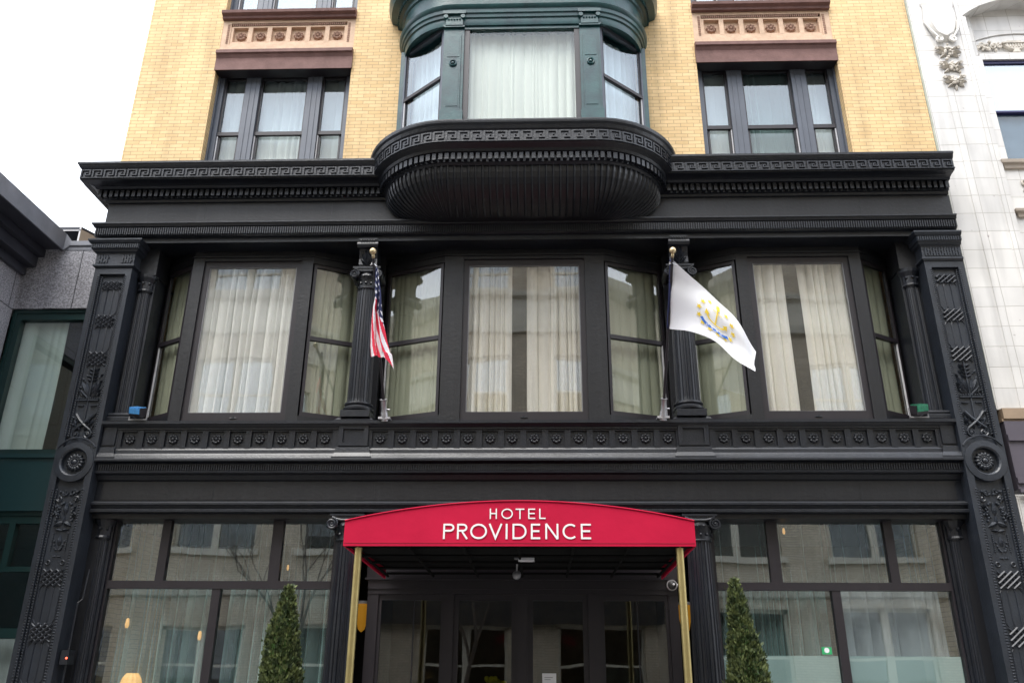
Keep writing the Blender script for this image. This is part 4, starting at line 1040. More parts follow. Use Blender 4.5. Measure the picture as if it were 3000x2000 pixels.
us.add(vs, fs); us.mi = mis
tag(us.build('striped_flag', ['flag_red', 'flag_white', 'flag_blue'], None, 'all'), 'red and white striped flag with blue starred corner hanging limp on the left pole', 'flag', 'flags on the leaning poles')

# white state flag flying down to the right
HT = Vector((2.093, -1.13, 6.93)); HBt = Vector((2.062, -.66, 6.09)); 
def flag_pt(u, v, off=0.):
    """u along the fly 0..1, v from top 0 to bottom 1"""
    FT = Vector((3.150, -1.05, 5.61)); FB = Vector((2.985, -1.40, 5.17))
    top = HT.lerp(FT, u); bot = HBt.lerp(FB, u)
    top += Vector((.05, 0, .10))*sin(pi*u)*.75 + Vector((0, 0, 0)); bot += Vector((.0, 0, .14))*sin(pi*u)
    p = top.lerp(bot, v)
    y = .07*sin(u*7.0+v*2.2)*(u**.6) + .035*sin(u*15-v*4)*u + .03*sin(v*9+u*3)*.6
    return p + Vector((0, y-off, 0))
FM = MB(); NU, NV = 60, 36
vs = [flag_pt(i/NU, j/NV) for j in range(NV+1) for i in range(NU+1)]
fs = [(j*(NU+1)+i, j*(NU+1)+i+1, (j+1)*(NU+1)+i+1, (j+1)*(NU+1)+i) for j in range(NV) for i in range(NU)]
FM.add(vs, fs, 0)
SL = [flag_pt(0, j/20)+Vector((-.012, -.004, 0)) for j in range(21)]
FM.tube(SL, .016, 6, 3)
def decal(poly, mi, off=.012):
    """flat shape in flag coordinates in metres (a across fly 0..1.5, b down 0..0.95); fan from its middle, laid just off the cloth"""
    ca = sum(p[0] for p in poly)/len(poly); cb = sum(p[1] for p in poly)/len(poly)
    for sd_ in (1, -1):
        vs = [flag_pt(ca/1.5, cb/.95, off*sd_)]+[flag_pt(a/1.5, b/.95, off*sd_) for a, b in poly]
        n = len(poly); FM.add(vs, [(0, 1+i, 1+(i+1) % n) for i in range(n)], mi)
ca, cb = .80, .47
for k in range(13):
    a = 2*pi*k/13-pi/2; x, y = ca+.30*cos(a), cb+.29*sin(a)
    decal([(x+(.052 if q % 2 == 0 else .022)*sin(pi*q/5+.3), y-(.052 if q % 2 == 0 else .022)*cos(pi*q/5+.3)) for q in range(10)], 1)
def bar(x0, y0, x1, y1, wd, mi, off=.014):
    d = Vector((x1-x0, y1-y0)); L = d.length; n = Vector((-d.y, d.x))/L*wd/2; N = max(2, int(L/.04))
    for i in range(N):
        a = Vector((x0, y0))+d*i/N; b = Vector((x0, y0))+d*(i+1)/N
        decal([tuple(a+n), tuple(b+n), tuple(b-n), tuple(a-n)], mi, off)
bar(ca, cb-.20, ca, cb+.13, .022, 1, .013); bar(ca-.08, cb-.13, ca+.08, cb-.13, .017, 1, .0155)
decal([(ca+.035*cos(2*pi*q/10), cb-.225+.035*sin(2*pi*q/10)) for q in range(10)], 1, .0175)
pr = None
for i in range(13):
    a = radians(15+150*i/12); p = (ca+.17*cos(a), cb-.03+.165*sin(a))
    if pr: bar(pr[0], pr[1], p[0], p[1], .024, 1, .0165)
    pr = p
for s2 in (-1, 1): decal([(ca+s2*.115, cb+.02), (ca+s2*.20, cb+.04), (ca+s2*.185, cb-.06)], 1, .019)
pr = None
for i in range(15):
    a = radians(25+130*i/14); p = (ca+.25*cos(a)*1.05, cb+.04+.21*sin(a))
    if pr: bar(pr[0], pr[1], p[0], p[1], .044, 2, .0205)
    pr = p
# HOPE on the ribbon
glyph = {'H': [((0,0),(0,1)), ((1,0),(1,1)), ((0,.5),(1,.5))], 'O': [((0,0),(1,0)), ((1,0),(1,1)), ((1,1),(0,1)), ((0,1),(0,0))],
         'P': [((0,0),(0,1)), ((0,0),(1,0)), ((1,0),(1,.5)), ((1,.5),(0,.5))], 'E': [((0,0),(0,1)), ((0,0),(1,0)), ((0,.5),(.8,.5)), ((0,1),(1,1))]}
for k, ch in enumerate('HOPE'):
    a = radians(118-19*k); cx_, cz_ = ca+.262*cos(a), cb+.04+.21*sin(a)
    for (p, q) in glyph[ch]:
        bar(cx_+(p[0]-.5)*.026, cz_+(p[1]-.5)*.036, cx_+(q[0]-.5)*.026, cz_+(q[1]-.5)*.036, .007, 0, .0225)
tag(FM.build('state_flag', ['flag_white', 'flag_gold', 'flag_ribbon', 'flag_blue'], None, 'all'), 'white flag with gold anchor, blue ribbon and ring of gold stars on the right pole', 'flag', 'flags on the leaning poles')

# ------------------------------------------------------------------ entrance awning with its sign
AW = thing('entrance_awning', 'crimson arched fabric awning reading HOTEL PROVIDENCE on brass posts over the entrance', 'awning', (0, -2.4, 0))
FY, BYk = -2.4, .17; hx = 1.885; zb = 2.857; ze = 3.122; zc = 3.335
def arc(u):  # u -1..1
    return ze+(zc-ze)*(1-abs(u)**2)**1.0 if True else 0
A = MB(); N = 36
top = [(.005+hx*(-1+2*i/N), arc(-1+2*i/N)) for i in range(N+1)]
for i in range(N):
    (xa, za), (xb, zb_) = top[i], top[i+1]
    A.add([(xa, FY, zb), (xb, FY, zb), (xb, FY, zb_), (xa, FY, za)], [(0,1,2,3)])
    A.add([(xa, FY+.02, zb), (xb, FY+.02, zb), (xb, FY+.02, zb_-.02), (xa, FY+.02, za-.02)], [(3,2,1,0)])
    A.add([(xa, FY, zb), (xb, FY, zb), (xb, FY+.02, zb), (xa, FY+.02, zb)], [(3,2,1,0)])
    A.add([(xa, FY, za), (xb, FY, zb_), (xb, BYk, zb_+.05), (xa, BYk, za+.05)], [(0,1,2,3)], 1)
    A.add([(xa, FY+.02, za-.02), (xb, FY+.02, zb_-.02), (xb, BYk, zb_+.03), (xa, BYk, za+.03)], [(3,2,1,0)])
for s in (-1, 1):
    x = .005+s*hx; A.add([(x, FY, zb), (x, BYk, zb-.075), (x, BYk, ze+.05), (x, FY, ze)], [(0,1,2,3)])
    x2 = x-s*.02; A.add([(x2, FY+.02, zb), (x2, BYk, zb-.075), (x2, BYk, ze+.03), (x2, FY+.02, ze-.02)], [(0,1,2,3)]); A.add([(x, FY, zb), (x2, FY+.02, zb), (x2, BYk, zb-.075), (x, BYk, zb-.075)], [(0,1,2,3)])
sub(A, 'canopy', ['awning_red', 'awning_roof'], AW)
Hm = MB().box(.005-hx+.01, .005+hx-.01, FY-.0025, FY, zb+.028, zb+.031); sub(Hm, 'hem_stitching', 'awning_roof', AW)
P = MB().tube([(x, FY-.004, z+.004) for x, z in top], .008, 5); sub(P, 'piping', 'awning_red', AW)
Fm = MB()
for y in (-1.75, -1.15, -.55, .05):
    Fm.tube([(-hx+.06, y, zb-.02), (hx-.06, y, zb-.02)], .018, 6); Fm.tube([(x*.96, y, z-.05) for x, z in top], .016, 6)
for x in (-hx+.07, -1.2, -.6, 0, .6, 1.2, hx-.07): Fm.tube([(x, FY+.05, zb+.02), (x, .1, zb-.05)], .018, 6)
for x in (-1.2, 0, 1.2): Fm.tube([(x, FY+.06, zb), (x*.8, -1.0, arc(x*.8/hx)-.08)], .013, 6)
Fm.box(-hx+.03, hx-.03, FY+.03, FY+.07, zb-.01, zb+.03)
sub(Fm, 'awning_frame', 'interior_dark', AW)
sub(MB().box(-hx+.05, hx-.05, -1.9, .15, 2.90, 2.91), 'awning_shade_sheet', 'interior_dark', AW)  # added near-black sheet, paints the shade under the canopy
for s in (-1, 1):
    p = MB().tube([(s*1.725, FY+.07, 0), (s*1.725, FY+.07, 2.86)], .041, 16); p.tube([(s*1.725, FY+.07, 0), (s*1.725, FY+.07, .03)], .07, 14)
    sub(p, 'post', 'brass', AW, True)
# lettering
LT = MB(); lay = [0]
def stroke(pts_, wd, X, Z, wx, h):
    lay[0] += 1; y = FY-.003-.0006*(lay[0] % 5)
    P = [Vector((X+p[0]*wx, Z+p[1]*h)) for p in pts_]; vs = []; n = len(P)
    for i, p in enumerate(P):
        d1 = (P[i]-P[i-1]).normalized() if i else (P[1]-P[0]).normalized(); d2 = (P[i+1]-P[i]).normalized() if i < n-1 else d1
        n1 = Vector((-d1.y, d1.x)); n2 = Vector((-d2.y, d2.x)); nn = (n1+n2)/max(.3, 1+n1.dot(n2))
        a = p+nn*wd/2; b = p-nn*wd/2; vs += [(a.x, y, a.y), (b.x, y, b.y), (a.x, y-.003, a.y), (b.x, y-.003, b.y)]
    fs = []
    for i in range(n-1):
        k = i*4; fs += [(k+2, k+3, k+7, k+6), (k, k+2, k+6, k+4), (k+1, k+5, k+7, k+3)]
    fs += [(0, 1, 3, 2), ((n-1)*4, (n-1)*4+2, (n-1)*4+3, (n-1)*4+1)]
    LT.add(vs, fs)
def arcp(cx, cy, rx, ry, a0, a1, n=18): return [(cx+rx*cos(radians(a0+(a1-a0)*i/n)), cy+ry*sin(radians(a0+(a1-a0)*i/n))) for i in range(n+1)]
def letter(ch, X, wx, Z, h, wd):
    e = wd/2/h; ex = wd/2/wx
    S = {'H': [[(ex,0),(ex,1)], [(1-ex,0),(1-ex,1)], [(ex,.52),(1-ex,.52)]],
         'O': [arcp(.5,.5,.5-ex,.5-e,90,450,36)],
         'T': [[(0,1-e),(1,1-e)], [(.5,0),(.5,1-e)]],
         'E': [[(ex,0),(ex,1)], [(ex,1-e),(1,1-e)], [(ex,.52),(.92,.52)], [(ex,e),(1,e)]],
         'L': [[(ex,0),(ex,1)], [(ex,e),(1,e)]],
         'P': [[(ex,0),(ex,1)], [(ex,1-e)]+arcp(.58,.74,.42-ex,.26-e,90,-90,12)+[(ex,.48+e)]],
         'R': [[(ex,0),(ex,1)], [(ex,1-e)]+arcp(.52,.74,.40-ex,.26-e,90,-90,12)+[(ex,.48+e)], [(.46,.48),(1-ex,0)]],
         'V': [[(ex,1),(.5,e*1.2),(1-ex,1)]],
         'I': [[(.5,0),(.5,1)]],
         'D': [[(ex,0),(ex,1)], [(ex,1-e)]+arcp(.45,.5,.55-ex,.5-e,90,-90,18)+[(ex,e)]],
         'N': [[(ex,0),(ex,1)], [(1-ex,0),(1-ex,1)], [(ex,1),(1-ex,0)]],
         'C': [arcp(.56,.5,.56-ex,.5-e,48,312,24)]}[ch]
    for s in S: stroke(s, wd, X, Z, wx, h)
um = lambda u: -.806+(u-640)/925*1.588
for ch, a, b in zip('HOTEL', (930, 1003, 1092, 1171, 1240), (975, 1075, 1147, 1215, 1280)):
    X = -.307+(a-930)/350*.605; X2 = -.307+(b-930)/350*.605; letter(ch, X, X2-X, 3.144, .112, .0135)
for ch, a, b in zip('PROVIDENCE', (640, 727, 810, 925, 1030, 1075, 1190, 1280, 1388, 1502), (710, 797, 915, 1012, 1046, 1163, 1248, 1362, 1475, 1565)):
    letter(ch, um(a), um(b)-um(a), 2.930, .163, .0195)
sub(LT, 'lettering', 'letter_white', AW)
# lamp hanging under the awning
PL = thing('awning_lamp', 'small glass work lamp hanging under the middle of the awning', 'lamp', (-.02, -1.35, 2.88))
MB().tube([(0,0,0), (0,0,-.03)], .05, 10).build('bracket', 'steel_grey', PL)
MB().box(.0, .19, -.09, .05, -.05, -.012).box(.02, .17, -.07, .03, -.056, -.05).build('lamp_head', 'paper', PL)
MB().tube([(-.02,.3,-.02), (-.03,.45,-.12)], .012, 6).sphere((-.03, .47, -.16), .055, 12, 8).build('lamp_globe', 'steel_grey', PL, 'all')

# ------------------------------------------------------------------ small equipment on the front
def floodlight(x, sx, lens, label):
    F = thing('floodlight', label, 'floodlight', (x, -.0, 4.985), 'floodlights on the parapet ends')
    B = MB(); B.box(-.10, .10, -.075, .06, .0, .13); o = B.build('housing', 'dark_frame', F); o.rotation_euler = (radians(20), radians(10)*sx, radians(-16)*sx); o.location = (0, .02, .05)
    L = MB(); L.box(-.092, .092, -.086, -.072, .045, .128); L.box(-.092, .092, -.08, .05, .128, .14); l = L.build('lens', lens, F); l.rotation_euler = o.rotation_euler; l.location = o.location
    MB().tube([(-.125*1, .02, 0), (-.13, .02, .14)], .012, 6).tube([(.125, .02, 0), (.13, .02, .14)], .012, 6).box(-.13, .13, .0, .04, -.01, .012).build('bracket', 'steel_grey', F)
floodlight(-5.60, 1, 'blue_lens', 'small floodlight with a blue lens on the left end of the parapet')
floodlight(5.62, -1, 'green_lens', 'small floodlight with a green lens on the right end of the parapet')
CM = thing('security_camera', 'round chrome-ringed dome camera at the upper right of the entrance', 'camera', (2.03, .33, 2.72))
MB().tube([(.0, .03, 0), (0, -.03, 0)], .072, 20).tube([(.05, .0, .0), (.11, .0, .0)], .022, 10).build('housing', 'aluminium', CM, True)
MB().sphere((0, -.03, 0), .058, 16, 10, (1, .7, 1)).build('dome', 'planter_black', CM, 'all'); MB().sphere((.018, -.067, .005), .016, 8, 6).build('lens', 'letter_white', CM, 'all')
def sconce(x, label):
    S = thing('wall_sconce', label, 'wall lamp', (x, 1.10, 2.35), 'amber wall lamps beside the entrance')
    MB().lathe(0, 0, [(.01, -.22), (.05, -.18), (.085, -.02), (.10, .12), (.10, .16)], 16).build('shade', 'amber_glass', S, 'all', (0, -.12, 0))
    MB().box(-.05, .05, -.04, .05, -.05, .12).lathe(0, -.12, [(.105, .16), (.105, .2)], 16).build('bracket', 'letter_white', S)
sconce(-2.31, 'amber glass wall lamp glowing behind the left brass post'); sconce(2.29, 'amber glass wall lamp glowing behind the right brass post')
AB = thing('alarm_box', 'small black alarm box with a red light low beside the left pilaster', 'alarm box', (-6.03, .06, 1.76))
MB().box(-.055, .055, 0, .16, -.09, .09).build('housing', 'black_paint', AB); MB().sphere((.035, -.005, -.01), .013, 8, 6).build('indicator', 'red_led', AB, 'all')
Cd = MB().tube([(-6.03, .14, .1), (-6.03, .14, 1.68)], .014, 6).tube([(-6.03, .14, 1.84), (-6.03, .14, 2.45), (-5.99, .17, 2.5), (-5.99, .2, 2.9)], .012, 6)
tag(Cd.build('conduit_pipe', 'black_paint'), 'thin black conduit pipe running up to the alarm box by the left pilaster', 'pipe')

# lobby lamps seen through the shop windows
for (x, z, r, lab) in ((-5.55, 2.22, .06, 'glowing pendant lamp farthest left inside the left shop window'), (-4.50, 2.06, .055, 'glowing pendant lamp seen right of the lower mullion in the left shop window'),
                    (-3.12, 1.84, .05, 'glowing pendant lamp right of the left evergreen, inside the window'), (-3.36, 2.98, .035, 'tiny bright lamp in the upper right light of the left shop window'),
                    (3.72, 3.50, .04, 'tiny yellow lamp at the top of the middle light in the right shop window')):
    L = thing('pendant_lamp', lab, 'lamp', (x, .66, z), 'lamps inside the shop windows')
    MB().lathe(0, 0, [(r*.28, -r*1.1), (r*.5, -r*.4), (r*.35, r*.9), (r*.15, r*1.1)], 12).build('shade', 'warm_lamp', L, 'all')
    MB().tube([(0,0,r*1.1), (0,0,3.74-z)], .0022, 5).build('cord', 'black_paint', L)
L = thing('table_lamp', 'table lamp with a pleated glowing shade at the bottom of the left shop window', 'lamp', (-5.35, .64, 1.05))
vsn = 28; S = MB(); rings = [(.15, .26), (.145, .36), (.115, .46), (.07, .52)]
S.add([((r+.008*(k % 2))*cos(2*pi*k/vsn), (r+.008*(k % 2))*sin(2*pi*k/vsn), z) for r, z in rings for k in range(vsn)], [(i*vsn+k, i*vsn+(k+1) % vsn, (i+1)*vsn+(k+1) % vsn, (i+1)*vsn+k) for i in range(3) for k in range(vsn)])
S.build('shade', 'warm_lamp', L); MB().lathe(0, 0, [(.08, 0), (.03, .04), (.05, .14), (.015, .26)], 14).build('stand', 'brass', L, 'all')
T = thing('side_table', 'dark wooden side table under the pleated table lamp', 'table', (-5.35, .64, 0))
MB().lathe(0, 0, [(.2, 1.01), (.2, 1.05)], 20).build('table_top', 'lobby_wood', T); MB().lathe(0, 0, [(.16, 0), (.14, .03), (.03, .06), (.03, 1.01)], 14).build('leg', 'lobby_wood', T)
# vase with flowers in the lobby
Vz = thing('flower_vase', 'clear vase of yellow-green flowers in the dark lobby behind the doors', 'vase', (-.44, 1.9, 1.02))
MB().lathe(0, 0, [(.05, 0), (.09, .1), (.07, .25), (.09, .36)], 16).build('vase', 'clay_pot', Vz, 'all')
Fl = MB(); St_ = MB()
for k in range(16):
    a = k*2.4; r_ = .05+.012*k*.6; z = .42+.10*((k*7) % 5)/5
    Fl.sphere((r_*cos(a), r_*sin(a), z), .04, 8, 6); St_.tube([(0, 0, .2), (r_*cos(a), r_*sin(a), z)], .005, 4)
Fl.build('flower', 'flower_yellow', Vz, 'all'); St_.build('stem', 'leaf_green', Vz)
Tb = thing('lobby_table', 'dark round pedestal table under the flower vase', 'table', (-.44, 1.9, 0))
MB().lathe(0, 0, [(.5, .97), (.52, 1.0), (.5, 1.02)], 28).build('table_top', 'lobby_wood', Tb); MB().lathe(0, 0, [(.3, 0), (.25, .05), (.07, .15), (.06, .97)], 16).build('leg', 'lobby_wood', Tb)

# ------------------------------------------------------------------ conical evergreens in planters
def evergreen(x, y, zt, hw, lean, label, seed, full):
    T = thing('conical_evergreen', label, 'tree', (x, y, .5), 'conical evergreens by the entrance'); rnd = random.Random(seed)
    MB().tube([(0,0,0), (lean*.3, 0, (zt-.5)*.5), (lean, 0, zt-.6)], [.035, .025, .008], 7).build('trunk', 'bark', T)
    C = MB(); H = zt-.5; n = 15000
    lobes = [(rnd.random()*2*pi, rnd.random(), .35+.5*rnd.random()) for _ in range(40)]
    for i in range(n):
        t = 1-(1-rnd.random())**.62*1.0; t = min(t, .985)
        z = .03+t*(H-.03); dz = H-z; R = hw*(min(1., dz/full)**.78)*(1-.12*max(0, .2-t)/.2)+.010
        a = rnd.random()*2*pi
        bulge = 0
        for (la, lt, lr) in lobes:
            da = (a-la+pi) % (2*pi)-pi; dt = (t-lt)*6
            bulge = max(bulge, math.exp(-(da*da*2.2+dt*dt*1.5))*lr)
        rr = R*(.70+.46*bulge)*(1-.35*rnd.random()**2.2)+.016*rnd.random()+(.05*rnd.random() if rnd.random() < .02 else 0)
        px = lean*t**1.6+rr*cos(a); py = rr*sin(a)
        L = .022+.034*rnd.random(); wd = .005+.007*rnd.random()
        up_ = Vector((cos(a)*.55+rnd.gauss(0,.35), sin(a)*.55+rnd.gauss(0,.35), 1.0+rnd.gauss(0,.3))).normalized()
        sd_ = up_.cross(Vector((cos(a+rnd.gauss(0,.9)), sin(a+rnd.gauss(0,.9)), .2))).normalized()
        p = Vector((px, py, z))
        C.add([p-sd_*wd, p+sd_*wd, p+up_*L*.6+sd_*wd*1.3, p+up_*L, p+up_*L*.6-sd_*wd*1.3], [(0,1,2,3,4)])
    core = [(hw*.70*min(1., (H-z)/full)**.9, z) for z in [H*q for q in (.02, .2, .35, .5, .65, .8, .93)]]
    C.build('crown', 'arborvitae_green', T)
    K = MB(); N = 12
    K.add([(lean*(z/H)**1.6+r*cos(2*pi*k/N), r*sin(2*pi*k/N), z) for r, z in core for k in range(N)], [(i*N+k, i*N+(k+1) % N, (i+1)*N+(k+1) % N, (i+1)*N+k) for i in range(len(core)-1) for k in range(N)])
    K.build('inner_twigs', 'leaf_green', T)
    P = thing('planter', 'square black planter holding the ' + ('left' if x < 0 else 'right') + ' evergreen', 'planter', (x, y, 0), 'planters by the entrance')
    B = MB(); B.prism([(-.24, -.24), (.24, -.24), (.24, .24), (-.24, .24)], 0, .46); B.build('tub', 'planter_black', P)
    B = MB()
    for (a, b, c, d) in ((-.28, .28, -.28, -.24), (-.28, .28, .24, .28), (-.28, -.24, -.24, .24), (.24, .28, -.24, .24)): B.box(a, b, c, d, .42, .52)
    B.build('rim', 'planter_black', P); MB().box(-.24, .24, -.24, .24, .46, .49).build('soil', 'soil', P)
evergreen(-2.72, -1.5, 2.54, .232, .04, 'narrow conical evergreen left of the awning in front of the shop window', 5, .9)
evergreen(2.55, -1.5, 2.63, .275, -.09, 'broader conical evergreen right of the awning, its tip bent left', 9, 1.25)

# =================================================================== granite building on the left
GB = thing('granite_building', 'grey granite building with green window frames and deep dark eaves on the far left', 'building', (-8, .3, 0))
LX, CX, FYg = -6.86, -8.07, .30
g = MB()
g.box(CX-.3, LX+.1, FYg, FYg+.3, 6.90, 8.02)                 # over the window
g.box(CX-.3, LX+.1, FYg+.02, FYg+.3, 0, .6)
g.box(CX-.3, CX, -2.3, FYg, 6.75, 7.75)
g.box(CX-.3, CX, -.12, FYg-.002, 3.7, 6.75)
g.box(CX-6, CX, -2.3, -2.0, 0, 7.9); g.box(CX-6, CX-5.7, -2.0, 8, 0, 7.9); g.box(CX-6, LX+.1, 7.7, 8, 0, 7.9)
sub(g, 'wall', 'granite_slabs', GB)
sub(MB().box(CX-6, LX+.1, FYg+.3, 7.7, 7.85, 7.95).box(CX-6, CX, -2.0, FYg+.3, 7.85, 7.95), 'roof', 'roofing', GB)
sub(MB().box(CX-5.7, LX, FYg+3, FYg+3.1, 0, 7.85).box(CX-5.7, LX, FYg+.3, FYg+3, 3.6, 4.2), 'interior_wall', 'interior_wall', GB)
EV = MB().sweep([(-7.45, -14), (-7.45, FYg-.01), (LX+.05, FYg-.01)][::-1] if False else [(-7.45, -14), (-7.45, FYg)], [(0, 0)]) if False else MB()
# eave with stepped soffit, running toward the street along the side wall
EV.box(-7.49, -7.45, -2.9, FYg-.04, 7.90, 8.20); EV.box(-7.75, -7.49, -2.9, FYg-.04, 7.93, 8.0); EV.box(-7.85, -7.75, -2.9, FYg-.01, 7.80, 7.93)
EV.box(-8.00, -7.85, -2.9, FYg-.01, 7.62, 7.80); EV.box(-8.068, -8.00, -2.9, FYg-.005, 7.48, 7.62); EV.box(CX-.3, -7.49, -2.9, FYg-.04, 8.1, 8.19)
ev = sub(EV, 'eave', 'eave_metal', GB)
sub(MB().box(-7.447, -7.441, -2.9, FYg-.06, 7.91, 8.205).add([(-7.441, FYg-.06, 7.91), (-7.441, FYg-.06, 8.205), (-7.36, FYg-.01, 8.10), (-7.36, FYg-.01, 8.02)], [(0,1,2,3)]), 'fascia', 'fascia_metal', GB)
sub(MB().sweep([(-7.44, FYg), (LX+.1, FYg)], [(0, 7.98), (.02, 8.0), (.03, 8.01), (.03, 8.09), (-.3, 8.10)]).box(-7.44, LX+.1, FYg-.008, FYg, 7.93, 7.98), 'coping', 'fascia_metal', GB)
def gwin(z0, z1, name, inner):
    F = MB(); y = FYg+.06
    F.box(CX, CX+.14, y, y+.12, z0+.05, z1-.17); F.box(CX, LX+.1, y, y+.12, z1-.17, z1); F.box(CX, LX+.1, y-.03, y+.12, z0-.03, z0+.05)
    F.box(CX, LX+.1, y-.02, y, z1-.06, z1); F.box(CX, CX+.05, y-.02, y, z0+.05, z1-.06)
    for (a, b, c, d) in inner: F.box(a, b, y-.005, y+.1, c, d)
    f = sub(F, name, 'green_frame', GB)
    sub(MB().box(CX+.14, LX+.1, y+.06, y+.066, z0+.05, z1-.17), 'pane', 'storefront_glass', f)
gwin(4.58, 6.90, 'window', [])
gwin(.6, 3.72, 'window', [(-7.36, -7.27, 2.94, 3.6), (CX+.14, LX+.1, 2.88, 2.95), (CX+.14, LX+.1, 2.0, 2.13)])
sub(MB().box(CX, LX+.1, FYg+.03, FYg+.25, 3.78, 4.55).box(CX, LX+.1, FYg+.0, FYg+.03, 3.72, 3.79).box(CX, LX+.1, FYg+.0, FYg+.03, 4.50, 4.56), 'spandrel_panel', 'green_panel', GB)
# windows of the side wall
F = MB(); F.box(CX-.2, CX-.02, -2, -.12, 4.5, 4.6); F.box(CX-.2, CX-.02, -2, -.12, 6.65, 6.75)
for y in (-2, -.24): F.box(CX-.2, CX-.02, y, y+.12, 4.6, 6.65)
f = sub(F, 'window', 'green_frame', GB); sub(MB().box(CX-.12, CX-.11, -2, -.12, 4.6, 6.65), 'pane', 'storefront_glass', f)
sub(MB().box(CX-.25, CX-.03, -2, -.12, 3.7, 4.5).box(CX-.25, CX-.03, -2, FYg, 0, 3.7), 'spandrel_panel', 'green_panel', GB)
G4 = 'curtains in the granite building'
curtain_sheet('curtain', CX+.1, -7.22, .50, 4.55, 6.78, 'pale_green_sheer', 'pale green-grey curtain in the upper window of the granite building', seed=71, wl=.16, amp=.03, group=G4)
curtain_sheet('curtain', CX+.1, -6.9, .62, .5, 2.0, 'white_sheer', 'pale curtain low in the bottom window of the granite building', seed=72, wl=.16, amp=.03, group=G4)
# hood on its roof
RB = thing('rooftop_vent', 'open dark rooftop vent hood with tan side behind the granite parapet', 'vent', (-8.0, 1.0, 7.95))
H = MB(); x0, x1, y0 = -9.2, -7.70, 1.0; dx, dy = .46, 1.0
H.add([(x0,y0,8.77),(x1,y0,8.77),(x1+dx,y0+dy,8.77),(x0+dx,y0+dy,8.77),(x0,y0,8.72),(x1,y0,8.72),(x1+dx,y0+dy,8.72),(x0+dx,y0+dy,8.72)], [(0,1,2,3),(4,7,6,5),(0,4,5,1),(1,5,6,2),(2,6,7,3),(3,7,4,0)])
sub(H, 'lid', 'eave_metal', RB)
H = MB(); H.add([(x1,y0,7.95),(x1+dx,y0+dy,7.95),(x1+dx,y0+dy,8.72),(x1,y0,8.72),(x1-.02,y0,7.95),(x1+dx-.02,y0+dy,7.95),(x1+dx-.02,y0+dy,8.72),(x1-.02,y0,8.72)], [(0,1,2,3),(7,6,5,4),(0,3,7,4),(1,5,6,2)])
sub(H, 'side_panel', 'tan_metal', RB); sub(MB().box(x0, x1-.02, y0+.9, y0+.92, 7.95, 8.72), 'back_panel', 'eave_metal', RB)
sub(MB().box(x1-.03, x1, y0-.006, y0, 7.95, 8.77).box(x0, x1, y0-.006, y0, 8.69, 8.71), 'edge_trim', 'white_sash', RB)

# =================================================================== white terracotta building on the right
TB = thing('terracotta_building', 'white glazed terracotta building with arched window and carved ornament on the right edge', 'building', (8, .25, 0))
TX0 = 6.80; TY = .15
w_ = MB(); RYt = TY+.05
w_.box(TX0, 7.14, TY+.012, TY+.5, 5.14, 16); w_.box(7.14, 7.56, TY, TY+.5, 5.14, 16); w_.box(7.56, 7.60, TY+.012, TY+.5, 5.14, 16); w_.box(7.60, 7.75, TY-.0, TY+.5, 5.14, 12.31)
# wall right of the pilaster, with the arched recess
def seg(cx, hw, zs, zt, n=18):
    R = (hw*hw+(zt-zs)**2)/(2*(zt-zs)); c = zt-R; a0 = atan2(zs-c, -hw); a1 = atan2(zs-c, hw)
    return [(cx+R*cos(a0+(a1-a0)*i/n), c+R*sin(a0+(a1-a0)*i/n)) for i in range(n+1)]
ACX = 8.72
A1 = seg(ACX, 1.02, 12.33, 12.70); 
w_.slab([(7.60, 12.31)]+[(A1[0][0], 12.31)]+A1+[(A1[-1][0], 12.31), (9.9, 12.31), (9.9, 16), (7.60, 16)], TY, TY+.5)
w_.box(9.74, 14, TY, TY+.5, 5.14, 12.31)
# recessed wall field behind the arch
w_.box(7.70, 7.93, RYt+.12, RYt+.5, 11.5, 12.75); w_.box(9.51, 9.8, RYt+.12, RYt+.5, 11.5, 12.75); w_.box(7.93, 9.51, RYt+.22, RYt+.5, 11.56, 12.75)
w_.box(7.75, 7.90, RYt+.02, RYt+.5, 5.14, 11.5); w_.box(9.54, 9.74, RYt+.02, RYt+.5, 5.14, 11.5)
w_.box(7.90, 9.54, RYt+.02, RYt+.5, 5.14, 9.30); w_.box(7.90, 9.54, RYt+.06, RYt+.5, 11.46, 11.60)
w_.box(6.87, 6.95, .8, 8, 0, 16); w_.box(6.95, 14, 8, 8.2, 0, 16); w_.box(13.8, 14, TY+.5, 8, 0, 16)
w_.box(6.80, 7.25, TY+.012, TY+.5, 0, 3.9)
sub(w_, 'wall', 'terracotta_blocks', TB)
A2 = seg(ACX, .88, 11.94, 12.14); S = MB()
S.tube([(x, RYt+.21, z) for x, z in A2], .012, 5)
S.sweep([(7.93, RYt+.2), (9.51, RYt+.2)], [(0, 11.60), (.03, 11.61), (.03, 11.66), (0, 11.68)]); sub(S, 'arch_moulding', 'terracotta_blocks', TB)
# tympanum relief
mat('glazed_white', (.70, .68, .64), rough=.4, var=.08, vscale=6); mat('glazed_shadow', (.52, .48, .42), rough=.55, var=.25, vscale=14)  # second glaze is a shaded copy, relief shade painted in
U = MB(); ux, uz, uy = 8.62, 11.70, RYt+.2
U.slab([(ux+a, uz+b) for a, b in ((-.07,0),(.07,0),(.04,.05),(.15,.10),(.21,.18),(-.21,.18),(-.15,.10),(-.04,.05))], uy-.05, uy+.02); U.box(ux-.23, ux+.23, uy-.07, uy, uz+.18, uz+.20); U.box(ux-.12, ux+.12, uy-.04, uy, uz+.23, uz+.25)
for k in range(7): U.box(ux-.155+.048*k, ux-.135+.048*k, uy-.06, uy-.05, uz+.10, uz+.175)
for s in (-1, 1): relief_scroll(U, ux+s*.26, uz+.16, .06, 1.4, pi/2, -s, uy-.02, .014)
rnd = random.Random(3)
